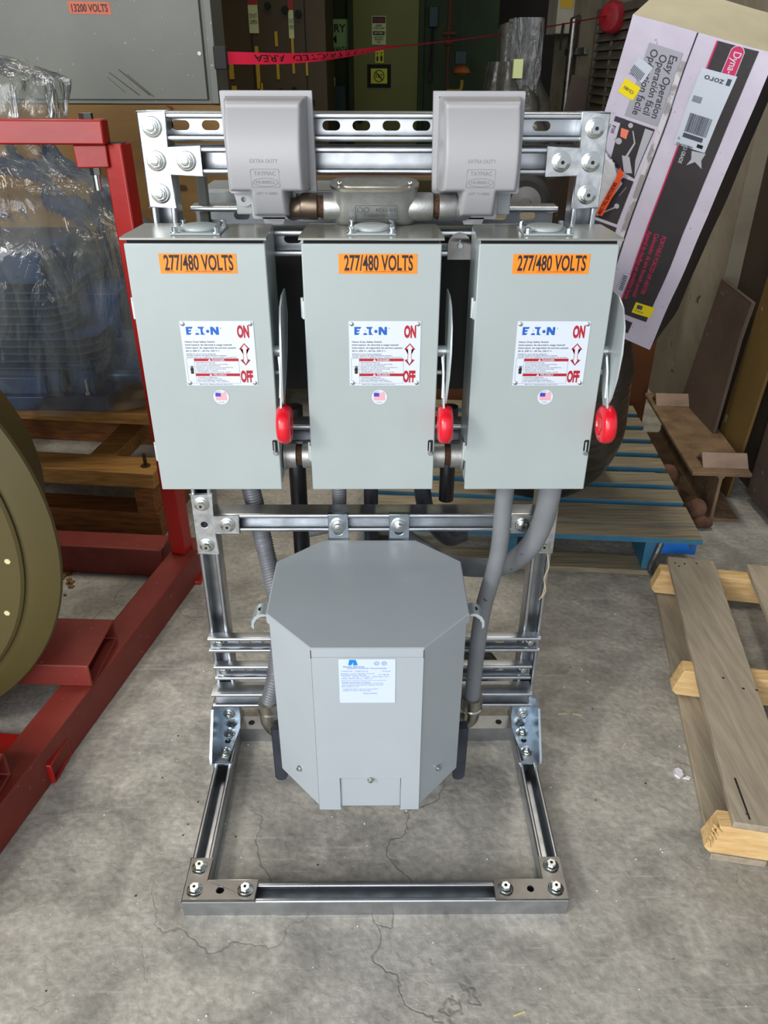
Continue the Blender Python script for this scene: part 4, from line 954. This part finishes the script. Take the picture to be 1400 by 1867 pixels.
tag(b.build('caster_wheel', ['rubber', 'wheel_grey']), 'black rubber wheel with a grey hub seen below the right outlet cover', 'wheel')
tag(MB().box(.36, .585, 1.39, 1.50, .887, .985).build('olive_board', 'pallet_wood', bevel=.003), 'olive tan timber block in front of the black rubber wheel', 'board')
tag(MB().box(.36, .66, 1.38, 1.75, 0, .886).build('tool_cart', 'dark_cabinet', bevel=.006), 'dark cart body under the timber block and wheel', 'cart')

WX = 1.36
t = thing('wall_louver', 'grey louvred vent on the concrete wall left of the carton', 'vent', (WX, 3.9, .9))
b = MB(); b.box(WX-.03, WX, 3.15, 4.22, 1.66, 1.70); b.box(WX-.03, WX, 4.19, 4.22, .9, 1.66); b.box(WX-.03, WX, 3.15, 3.18, .9, 1.66); b.build('frame', 'vent_slat', t)
b = MB(); b.box(WX-.004, WX-.001, 3.18, 4.19, .9, 1.66); b.build('backing', 'dark_gap', t)
for i in range(16):
    z = .93+i*.046
    c = MB(); c.add([(WX-.004, 3.18, z+.040), (WX-.004, 4.19, z+.040), (WX-.026, 4.19, z), (WX-.026, 3.18, z), (WX-.006, 3.18, z+.044), (WX-.006, 4.19, z+.044), (WX-.030, 4.19, z+.002), (WX-.030, 3.18, z+.002)], [(0, 1, 2, 3), (4, 7, 6, 5), (3, 2, 6, 7), (0, 4, 5, 1), (0, 3, 7, 4), (1, 5, 6, 2)])
    c.build('slat', 'vent_slat', t)
b = MB(); b.cyl((WX-.012, 3.85, .9), (WX-.012, 3.85, 1.66), .012, n=8); b.build('mullion', 'vent_slat', t)
t = thing('vertical_pipe', 'dark steel pipe clamped vertically to the concrete wall', 'pipe', (WX, 4.75, 0))
b = MB(); b.tube([(WX-.05, 4.75, .0), (WX-.05, 4.75, .9), (WX-.05, 4.75, 1.60), (WX-.045, 4.76, 1.66), (WX-.01, 4.78, 1.68)], .026, n=16); b.build('pipe', 'dull_steel', t)
b = MB(); b.box(WX-.03, WX-.001, 4.45, 5.05, 1.47, 1.51); b.build('wall_strut', 'dull_steel', t, bevel=.002)
t = thing('disconnect_box', 'off-white wall disconnect box with a yellow label, by the wrapped column', 'electrical box', (WX, 5.2, 1.5))
b = MB(); b.box(WX-.12, WX, 5.0, 5.35, 1.60, 2.1); b.build('box', 'white_box', t, bevel=.006)
b = MB(); b.box(1.255, 1.345, 4.994, 4.9995, 1.75, 1.83); b.build('yellow_label', 'tag_yellow', t)
b = MB(); b.tube([(WX-.07, 4.99, 1.66), (WX-.08, 4.97, 1.62), (WX-.08, 4.97, 1.50)], .008, n=8); b.tube([(WX-.02, 4.99, 1.62), (WX-.02, 4.97, 1.50)], .006, n=8); b.build('cable', 'rubber', t)
b = MB(); b.M = Matrix.Translation((1.19, 4.3, 0)) @ Matrix.Rotation(math.radians(8), 4, 'Y') @ Matrix.Rotation(math.radians(-12), 4, 'Z'); b.box(-.14, .06, -.01, .01, 0, 1.35)
tag(b.build('cardboard_sheet', 'rust_plate'), 'brown torn cardboard sheet leaning on the wall behind the rack', 'cardboard')

# steel plates leaning on the right wall
def wallplate(name, label, pts, m, th=.012):
    b = MB(); b.plate([(y, z) for x, y, z in pts], [], lambda q, r, d: (next(p[0] for p in pts if (p[1], p[2]) == (q, r))-d, q, r), 0, th)
    return tag(b.build(name, m, bevel=.002), label, 'steel plate')
wallplate('steel_plate', 'brown steel plate with a slanted top leaning on the right wall', [(1.34, 1.69, .69), (1.34, 1.40, .675), (1.315, 1.38, .55), (1.27, 1.34, .0), (1.27, 1.72, .0)], 'rust_plate')
wallplate('steel_plate', 'olive rust-streaked steel plate leaning right of the brown one', [(1.385, 1.385, 1.05), (1.385, 1.20, 1.05), (1.32, 1.20, .0), (1.32, 1.40, .0)], 'olive_rust')
wallplate('steel_plate', 'dusty brown steel plate at the right edge above the floor', [(1.40, 1.165, .9), (1.40, .98, .9), (1.385, .98, .03), (1.385, 1.185, .03)], 'rust_plate')

# I-beam and pieces on it
Mi = Matrix.Translation((1.185, 1.025, 0)) @ Matrix.Rotation(math.radians(-4.5), 4, 'Z')
t = thing('i_beam', 'rusty wide-flange steel beam lying beside the blue pallet', 'steel beam', (1.19, 1.02, 0))
b = MB(Mi); sec = [(-.095, .0), (.095, .0), (.095, .012), (.012, .012), (.006, .022), (.006, .166), (.014, .178), (.10, .178), (.10, .192), (-.10, .192), (-.10, .178), (-.014, .178), (-.006, .166), (-.006, .022), (-.012, .012), (-.095, .012)]
b.rings([[(x, y, z) for x, z in sec] for y in (0, .75)]); b.build('beam', 'rust_beam', t, bevel=.002)
for y, x0, x1, lb in ((.035, -.055, .098, 'short rusty angle iron on the near end of the steel beam'), (.60, -.085, .06, 'short rusty angle iron on the far end of the steel beam')):
    b = MB(Mi); b.plate([(0, .193), (.045, .232), (.085, .193), (.080, .193), (.045, .226), (.005, .193)], [], lambda q, r, d: (d, y+q, r), x0, x1)
    tag(b.build('angle_iron', 'rust_angle', bevel=.001), lb, 'angle iron')
def lump(name, label, spots, m, cat):
    b = MB()
    for (x, y, z, r) in spots:
        rs = []
        for j in range(1, 12):
            ph = PI*j/12; rs.append([(x+r*math.sin(ph)*math.cos(2*PI*i/18)*(1+.12*noise.noise(Vector((i, j, x*9)))), y+r*math.sin(ph)*math.sin(2*PI*i/18), z+r*math.cos(ph)) for i in range(18)])
        b.rings(rs)
    return tag(b.build(name, m, smooth=80), label, cat)
lump('rusty_ball', 'rusty ball and clinker lump in the hollow of the steel beam end', [(1.115, 1.01, .062, .036), (1.125, .985, .026, .026), (1.15, .98, .02, .02)], 'rust_lump', 'scrap')
lump('rusty_rubble', 'rusty rubble between the blue pallet and the steel beam', [(1.08, 1.22, .08, .045), (1.09, 1.17, .03, .035)], 'rust_lump', 'scrap')

# ------------------------------------------------------------------ blue pallet and bundle
Mb = Matrix.Translation((1.001, .676, 0)) @ Matrix.Rotation(math.radians(-5), 4, 'Z')
pb = thing('blue_pallet', 'worn pallet with blue-painted board edges, behind the rack at right', 'pallet', (.5, 1.2, 0))
for i, (y0, y1) in enumerate(((0, .075), (.080, .205), (.235, .325), (.36, .45), (.49, .575), (.615, .70), (.74, .83), (.87, .96), (1.0, 1.09))):
    b = MB(Mb); b.box(-1.05, 0, y0, y1, .122, .140); b.mi = 1; b.box(-1.05, .0008, y0-.0008, y0+.001, .1225, .1395); b.build('deck_board', ['pallet_wood', 'pallet_blue'], pb, label='grey board with a blue front edge' if i == 0 else None)
for x0, x1 in ((-.165, -.125), (-.60, -.56), (-1.05, -1.01)):
    b = MB(Mb); b.box(x0, x1, .01, 1.08, .018, .122); b.build('stringer', 'pallet_blue', pb, bevel=.002)
b = MB(Mb); b.box(-.125, -.012, .005, .06, .082, .121); b.mi = 1; b.box(-.125, -.012, .0035, .0052, .083, .12); b.build('lead_block', ['pallet_wood', 'bright_blue'], pb, bevel=.003)
for y0, y1 in ((.0, .09), (.5, .59), (1.0, 1.09)):
    b = MB(Mb); b.box(-1.05, -.11, y0, y1, 0, .018); b.build('bottom_board', 'pallet_wood', pb, bevel=.002)
b = MB(Mb); b.box(-1.0, -.18, .22, 1.05, .018, .03); b.build('underside_shade', 'shade_dark', pb)  # dark sheet painting the shade below the deck boards
b = MB(); rs = []
dc = Vector((.565, 1.09, 0))
for j in range(31):
    tt = j/30; z = .142+.53*tt; R = .262*(1-.40*(1-min(1, tt/.45))**2.4)*(1-.10*max(0, tt-.8)/.2)
    rs.append([(dc.x+R*1.02*math.cos(2*PI*i/72)*(1+.03*noise.noise(Vector((math.cos(2*PI*i/72)*2, math.sin(2*PI*i/72)*2, z*9)))), dc.y+R*math.sin(2*PI*i/72)*(1+.03*noise.noise(Vector((math.cos(2*PI*i/72)*2, 5+math.sin(2*PI*i/72)*2, z*9)))), z) for i in range(72)])
b.rings(rs); tag(b.build('wrapped_bundle', 'wrap_dark', smooth=60), 'bulging bundle wrapped in dark plastic on the blue pallet', 'wrapped bundle')
b = MB(); b.tube([(.885, .70, .118), (.872, .690, .08), (.858, .682, .03), (.874, .676, .0065)], lambda q: .012*(1-.5*q), n=9); tag(b.build('plastic_scrap', 'wrap_grey'), 'twisted scrap of grey plastic hanging under the blue pallet edge', 'plastic scrap')
b = MB(); b.M = Matrix.Translation((1.13, 1.86, 0)) @ Matrix.Rotation(math.radians(10), 4, 'Z'); b.box(-.06, .06, 0, .03, 0, .72)
tag(b.build('wood_offcut', 'crate_brown', bevel=.003), 'upright brown board in the shade below the carton', 'board')

# ------------------------------------------------------------------ grey pallet at right
Mg = Matrix.Translation((.700, -.330, 0)) @ Matrix.Rotation(math.radians(-10.6), 4, 'Z')
pg = thing('grey_pallet', 'weathered grey wooden pallet with fresh split ends, right foreground', 'pallet', (1.1, .15, 0))
for i, (x0, x1) in enumerate(((0, .133), (.226, .345), (.48, .60), (.77, .87))):
    b = MB(Mg)
    z = lambda x, y: .118+.004*noise.noise(Vector((x*9, y*5, i)))
    n = 16; rs = [[(x0+.004*noise.noise(Vector((0, k*.7, i))), k*.965/n, .118), (x1, k*.965/n, .118), (x1, k*.965/n, .101), (x0+.004*noise.noise(Vector((0, k*.7, i))), k*.965/n, .101)] for k in range(n+1)]
    b.rings(rs); b.build('deck_board', 'grey_wood', pg, bevel=.0015)
for y0, y1 in ((.0, .042), (.46, .502), (.905, .947)):
    b = MB(Mg); b.rings([[(x-.0*(x > 0), yy, z) for x, z in ((-.028, .022), (-.040, .035), (-.022, .10), (.0, .1005), (.9, .1005), (.9, .018))] for yy in (y0, y1)])
    b.build('stringer', 'fresh_wood', pg, bevel=.0015, label='stringer with pale fresh wood showing')
for x0, x1 in ((-.022, .085), (.36, .46), (.75, .85)):
    b = MB(Mg); b.box(x0, x1, .0, .93, .0, .0175); b.build('bottom_board', 'grey_wood', pg, bevel=.0015)
b = MB(Mg)
for x, y in ((.018, .93), (.026, .915), (.045, .932), (.08, .94), (.10, .40), (.13, .40), (.06, .43), (.03, .025), (.10, .03)): b.lathe((x, y, .118), (0, 0, 1), [(0, .0035), (.0006, .003)], n=8)
b.build('nail_head', 'rust_thread', pg)
b = MB(Mg); b.flat([(.022, .115), (.026, .115), (.0335, .012), (.030, .012)], XY(.1184), 0); b.build('split_crack', 'dark_gap', pg)
b = MB(Mg)
for k in range(9): b.tube([(-.030+.006*(k % 3), .004*(k % 4)-.002, .04+.006*k), (-.036+.003*(k % 2), -.004, .06+.006*k)], .0022, n=5, sub=2)
b.build('splinter', 'fresh_wood', pg)

# ------------------------------------------------------------------ leaning carton
A = Vector((.578, .726, 1.501)); Cc = Vector((.851, .566, 1.419)); Fb = Vector((.53, 1.025, .761))
X = (Cc-A); cw = X.length; X.normalize(); Z = (Fb-A); ch = Z.length; Z.normalize(); Nn = X.cross(Z).normalized()
if Nn.y < 0: Nn = -Nn
def CF(u, v, d=0): return A+X*u+Z*v-Nn*d
ct = thing('heater_carton', 'tall white and black heater carton leaning behind the right switch', 'carton', (.69, .9, .68))
dp = .24
def crumple(q, k):
    p = Vector(q); n1 = noise.noise_vector(p*7)*.004
    return p+n1*k
b = MB(); nu, nv, nd = 16, 40, 8
def grid(o, a, nа, c, nc, mi, flip=False):
    vs = [crumple(o+a*(i/nа)+c*(j/nc), 1) for i in range(nа+1) for j in range(nc+1)]
    fs = []
    for i in range(nа):
        for j in range(nc):
            q = (i*(nc+1)+j, (i+1)*(nc+1)+j, (i+1)*(nc+1)+j+1, i*(nc+1)+j+1); fs.append(q)
    b.add(vs, fs, mi)
grid(A, X*cw, nu, Z*ch, nv, 0); grid(A+Nn*dp, X*cw, nu, Z*ch, nv, 0)
grid(A, X*cw, nu, Nn*dp, nd, 1); grid(A+Z*ch, X*cw, nu, Nn*dp, nd, 1)
grid(A, Nn*dp, nd, Z*ch, nv, 0); grid(A+X*cw, Nn*dp, nd, Z*ch, nv, 2)  # right side takes the dark shadow colour
import bmesh
box_o = b.build('box', ['carton_white', 'carton_top', 'shade_dark'], ct, smooth=30)
bm = bmesh.new(); bm.from_mesh(box_o.data); bmesh.ops.remove_doubles(bm, verts=bm.verts, dist=.0004); bmesh.ops.recalc_face_normals(bm, faces=bm.faces); bm.to_mesh(box_o.data); bm.free(); box_o.data.set_sharp_from_angle(angle=math.radians(40))
def cq(name, mt, items, label=None, d=.0042):
    b = MB()
    mats = mt if isinstance(mt, list) else [mt]
    def cfm(u, v, dd=0): 
        return crumple(A+X*u+Z*v, 1)-Nn*(dd+.0012)
    for it in items:
        mi = it[-1]
        if it[0] == 'q':
            p = it[1]; dd = it[2]
            n = 24
            if len(p) == 4:
                vs = []; fs = []
                for i in range(n+1):
                    for j in range(n+1):
                        s, t_ = i/n, j/n
                        u = (p[0][0]*(1-s)+p[1][0]*s)*(1-t_)+(p[3][0]*(1-s)+p[2][0]*s)*t_; v = (p[0][1]*(1-s)+p[1][1]*s)*(1-t_)+(p[3][1]*(1-s)+p[2][1]*s)*t_
                        vs.append(cfm(u, v, dd))
                for i in range(n):
                    for j in range(n): q = i*(n+1)+j; fs.append((q, q+n+1, q+n+2, q+1))
                b.add(vs, fs, mi)
            else: b.flat(p, cfm, dd, mi)
        elif it[0] == 't':
            _, s, u, v, h, wd, rot, dd, mi = it
            # text space has y up, v runs down the face
            b.text(s, 0, 0, h, lambda a, c, q: cfm(u+a*math.cos(rot)-c*math.sin(rot), v-(a*math.sin(rot)+c*math.cos(rot)), q), dd, w=wd, mi=mi, bold=.01)
    return b.build(name, mats, ct, label=label, smooth=60)
R = lambda u0, u1, v0, v1: [(u0, v0), (u1, v0), (u1, v1), (u0, v1)]
DN = -PI/2     # text running down the carton
cq('flap_seam', ['dark_gap', 'carton_edge'], [('q', [(.1520, .0), (.1545, .0), (.1535, .16), (.1520, .16)], .0012, 0), ('q', [(.1520, .16), (.1545, .16), (.1480, .7995), (.1445, .7995)], .0012, 0), ('q', [(.138, .06), (.151, .06), (.146, .6), (.134, .6)], .0010, 1)])
cq('printed_panel', ['carton_grey', 'dark_print'], [('q', [(.056, .045), (.139, .045), (.133, .209), (.050, .209)], .0011, 0),
    ('t', 'Easy Operation', .113, .056, .018, .138, DN, .0017, 1), ('t', 'Operación fácil', .090, .060, .018, .132, DN, .0017, 1), ('t', 'Opération facile', .066, .055, .018, .145, DN, .0017, 1),
    ('t', '1', .030, .216, .026, .012, DN, .0017, 1), ('t', 'Fill', .030, .238, .008, .018, DN, .0017, 1), ('t', 'Llenar', .019, .238, .008, .022, DN, .0017, 1)], label='grey panel printed Easy Operation')
cq('step_pictures', ['carton_black', 'light_art', 'salmon', 'carton_white'], [
    ('q', [(.046, .217), (.131, .217), (.124, .345), (.050, .330)], .0011, 0), ('q', [(.108, .222), (.129, .222), (.123, .340), (.112, .30)], .0015, 1), ('q', [(.052, .238), (.072, .238), (.072, .260), (.056, .258)], .0017, 2),
    ('q', circ(.072, .226, .006, 14), .0017, 1), ('q', circ(.056, .270, .008, 14), .0017, 1), ('q', [(.080, .236), (.083, .236), (.098, .262), (.094, .262)], .0017, 1), ('q', [(.094, .262), (.098, .262), (.090, .30), (.084, .30)], .0017, 1),
    ('q', [(.075, .30), (.095, .297), (.115, .333), (.095, .34)], .0017, 1),
    ('q', [(.096, .352), (.125, .352), (.119, .476), (.048, .478)], .0011, 0), ('q', [(.100, .40), (.101, .40), (.113, .372), (.112, .372)], .0016, 1), ('q', [(.060, .468), (.062, .472), (.100, .435), (.098, .432)], .0016, 1), ('q', circ(.103, .428, .007, 14), .0016, 1),
    ('q', [(.052, .486), (.121, .485), (.118, .56), (.045, .56)], .0011, 0)], label='black printed how-to pictures')
cq('black_strip', ['carton_black', 'pink_print'], [('q', [(.199, .004), (.290, .003), (.287, .716), (.197, .720)], .0011, 0), ('q', [(.1965, .004), (.2000, .004), (.1980, .720), (.1945, .720)], .0013, 1),
    ('q', [(.197, .735), (.250, .735), (.248, .775), (.196, .775)], .0011, 0)], label='broad black printed band with a pink edge')
cq('pink_lettering', ['pink_print'], [('t', 'PORTABLE FORCED AIR HEATER', .240, .462, .0115, .178, DN, .0017, 0), ('t', 'Calentador de aire forzado portátil', .221, .462, .0115, .194, DN, .0017, 0), ('t', 'Appareil de chauffage par ventilation forcée', .202, .462, .0115, .210, DN, .0017, 0)], label='pink product description')
cq('brand_badge', ['pink_print', 'label_white'], [('q', [(u+.2475, v+.062) for u, v in stadium(0, 0, .10, .0, 1)] and [(.2475+.0165*math.cos(a)*1.0, .048+(-.030 if math.sin(a) < 0 else .030)+.0165*math.sin(a)) for a in [i*PI/8 for i in range(16)]], .0013, 1),
    ('q', [(.2475+.0150*math.cos(a), .048+(-.030 if math.sin(a) < 0 else .030)+.0150*math.sin(a)) for a in [i*PI/8 for i in range(16)]], .0016, 0), ('t', 'Dyna-Glo', .2415, .014, .017, .070, DN, .0024, 1)])
cq('star_print', ['light_art', 'label_white'], [('q', [(.232, .236), (.266, .232), (.262, .250), (.270, .268), (.249, .258), (.232, .272), (.238, .255)], .0014, 0), ('t', 'PRO GRADE', .211, .222, .009, .050, DN, .0017, 1)])
# stickers
L0 = (.188, .058); 
def sk_(u, v): return (L0[0]+u, L0[1]+v)
bars = []
x = .012
random.seed(3)
while x < .066:
    wv = random.choice((.0007, .0012, .002)); bars.append(('q', [sk_(x, .098), sk_(x+wv, .098), sk_(x+wv, .140), sk_(x, .140)], .0040, 1)); x += wv+random.choice((.0008, .0014))
x = .006
while x < .026:
    bars.append(('q', [sk_(x, .060), sk_(x+.001, .060), sk_(x+.001, .074), sk_(x, .074)], .0040, 1)); x += .0024
cq('shipping_label', ['label_white', 'fine_print', 'print_black'], [('q', [sk_(.0, .002), sk_(.080, .0), sk_(.075, .173), sk_(-.003, .175)], .0024, 0)]+bars+
   [('t', 'zoro', .245, .071, .013, .044, PI, .0040, 1), ('q', [sk_(.063, .008), sk_(.072, .008), sk_(.072, .022), sk_(.063, .022)], .0040, 1),
    ('q', [sk_(.012, .143), sk_(.060, .143), sk_(.060, .153), sk_(.012, .153)], .0040, 1), ('t', 'U0831019433', .232, .226, .007, .040, PI, .0040, 2), ('t', 'G', .196, .214, .006, .005, PI, .0040, 1), ('q', [sk_(.052, .158), sk_(.066, .158), sk_(.066, .166), sk_(.052, .166)], .0040, 2)], label='white shipping label with a bar code')
cq('bar_code_sticker', ['label_white', 'fine_print'], [('q', [(.044, .079), (.083, .092), (.067, .130), (.028, .115)], .0024, 0)]+[('q', [(.038+k*.0035, .097+k*.0013), (.0395+k*.0035, .0975+k*.0013), (.0335+k*.0035, .114+k*.0013), (.032+k*.0035, .1135+k*.0013)], .0040, 1) for k in range(9)]+[('t', '19 810140837', .060, .1235, .004, .028, PI+.35-.7, .0040, 1)], label='small white bar code sticker')
cq('yellow_sticker', ['bright_yellow', 'fine_print'], [('q', [(.026, .131), (.068, .140), (.058, .172), (.018, .163)], .0024, 0), ('t', 'CS-001', .055, .152, .007, .026, PI-.25, .0040, 1)], label='bright yellow sticker near the top')
cq('yellow_sticker', ['bright_yellow', 'fine_print'], [('q', [(.238, .668), (.295, .665), (.293, .699), (.237, .703)], .0024, 0), ('q', [(.246, .673), (.262, .672), (.262, .684), (.246, .685)], .0040, 1), ('t', 'CS-00129', .243, .694, .005, .026, 0, .0040, 1)], label='bright yellow sticker near the bottom')
cq('bar_code_sticker', ['label_white', 'fine_print'], [('q', [(.178, .60), (.196, .60), (.192, .66), (.172, .66)], .0024, 0)]+[('q', [(.178, .606+k*.006), (.190, .606+k*.006), (.190, .609+k*.006), (.178, .609+k*.006)], .0040, 1) for k in range(8)], label='white bar code sticker at the lower edge')
cq('worn_scuff', ['carton_edge'], [('q', [(.135, .62), (.150, .62), (.148, .72), (.132, .72)], .0010, 0)])

# crumpled paper with orange label taped in front of the carton
b = MB(); P = [(.028, .295), (.080, .322), (.098, .330), (.102, .36), (.100, .40), (.090, .432), (.060, .462), (.040, .455), (.026, .43)]
def PC(u, v, d=0):
    q = (v-.295)/.16; return A+X*(u-.0)+Z*v-Nn*(.012+.020*math.sin(max(0, min(1, (u-.02)/.08))*PI)*(.6+.4*q)+d)
vs = []; fs = []; nn = 12
for i in range(nn+1):
    for j in range(nn+1):
        u0 = .022+.004*math.sin(j); u1 = (.066+.030*min(1, j/4) if j < 4 else .100-.004*(j-4)); u = u0+(u1-u0)*i/nn; v = .296+.160*j/nn+.02*(i/nn)*(1-j/nn)
        vs.append(PC(u, v, .003*noise.noise(Vector((i*.9, j*.7, 2)))))
for i in range(nn):
    for j in range(nn): q = i*(nn+1)+j; fs.append((q, q+nn+1, q+nn+2, q+1))
b.add(vs, fs); b2 = [PC(*p) for p in []]
pp = thing('paper_bag', 'crumpled silvery paper bag with an orange strip label, hung beside the rack post', 'bag', tuple(PC(.06, .45)))
o = b.build('bag', 'paper_crumple', pp, smooth=60); so = o.modifiers.new('solid', 'SOLIDIFY'); so.thickness = .008; so.offset = 1
b = MB(); OC = [(.086, .322), (.097, .335), (.090, .375), (.079, .452), (.062, .448), (.074, .372), (.082, .350)]
b.flat([(.0835, .318), (.098, .336), (.094, .350), (.082, .352)], PC, .006, 0); b.flat([(.081, .352), (.096, .352), (.079, .452), (.062, .448)], PC, .006, 0)
b.text('MISC LAST ENCLOSURE', 0, 0, .0085, lambda a, c, q: PC(.0665+a*.17+c, .4455-a+c*.18, q), .0075, w=.088, mi=1, bold=.02)
b.build('orange_label', ['hot_orange', 'print_black'], pp)

# ------------------------------------------------------------------ small litter
b = MB(); b.tube([(.352, -.003, .532), (.358, -.004, .50), (.352, -.004, .47), (.358, -.004, .44), (.352, -.004, .42)], .0015, n=6)
b.tube([(.356, -.004, .455), (.352, -.006, .43), (.347, -.004, .415)], .0013, n=6); tag(b.build('frayed_string', 'string'), 'frayed cream string dangling from the right middle T plate', 'string')
def chip(name, label, x, y, pts, h, m, cat, group=None, z=0):
    b = MB(); b.plate([(x+a, y+c) for a, c in pts], [], XY(z), 0, h); return tag(b.build(name, m, bevel=min(.001, h*.3)), label, cat, group)
chip('plaster_chip', 'large white plaster chip on the floor left of the grey pallet', .690, -.108, [(-.012, -.004), (-.004, -.012), (.006, -.006), (.008, .006), (.002, .014), (-.009, .010)], .006, 'chip', 'plaster chip')
chip('plaster_chip', 'small flat white plaster chip beside the large one', .702, -.117, [(-.006, -.002), (.006, -.006), (.010, -.002), (.004, .002)], .003, 'chip', 'plaster chip')
for i, (x, y, a, lb) in enumerate(((.463, .083, .1, 'curled straw bit right of the rack foot'), (.500, .080, -.3, 'straight pale straw bit right of the rack foot'), (.588, -.022, .9, 'pale straw bit between the rack and the plaster chips'), (.745, -.20, -1.2, 'pale straw bit close to the grey pallet'), (.60, .545, -.9, 'faint straw bit near the blue pallet'), (.245, -.62, .3, 'straw bit on the floor in front of the rack'))):
    c, s = math.cos(a), math.sin(a); L = .011
    chip('straw', lb, x, y, [(-L*c-.001*s, -L*s+.001*c), (-L*c+.001*s, -L*s-.001*c), (L*c+.001*s, L*s-.001*c), (L*c-.001*s, L*s+.001*c)], .0015, 'straw', 'straw', 'straw bits on the floor')
random.seed(11)
b = MB()
for k in range(150):
    x, y = random.uniform(-.6, .95), random.uniform(-.85, .5)
    if abs(x) < .37 and -.45 < y < -.39: continue
    r = random.uniform(.0008, .0022)
    b.plate([(x-r, y), (x, y-r*.7), (x+r, y), (x, y+r)], [], XY(0), 0, r*.8, mi=0 if random.random() < .7 else 1)
tag(b.build('floor_grit', ['chip', 'rust_thread']), 'tiny grit and crumbs scattered over the concrete floor', 'grit', kind='stuff')
b = MB()
for k in range(26):
    x, y = -.985+random.uniform(-.07, .05), .66+random.uniform(-.08, .06); r = random.uniform(.006, .02); a = random.uniform(0, 3)
    pts = [(x+r*math.cos(a+q)*random.uniform(.6, 1), y+r*.8*math.sin(a+q)*random.uniform(.5, 1)) for q in (0, 1.3, 2.6, 3.9, 5.1)]
    b.plate(pts, [], XY(0), random.uniform(0, .003), .005)
tag(b.build('bark_crumbs', 'leaf'), 'heap of brown bark crumbs on the floor beside the olive housing', 'bark crumbs', kind='stuff')
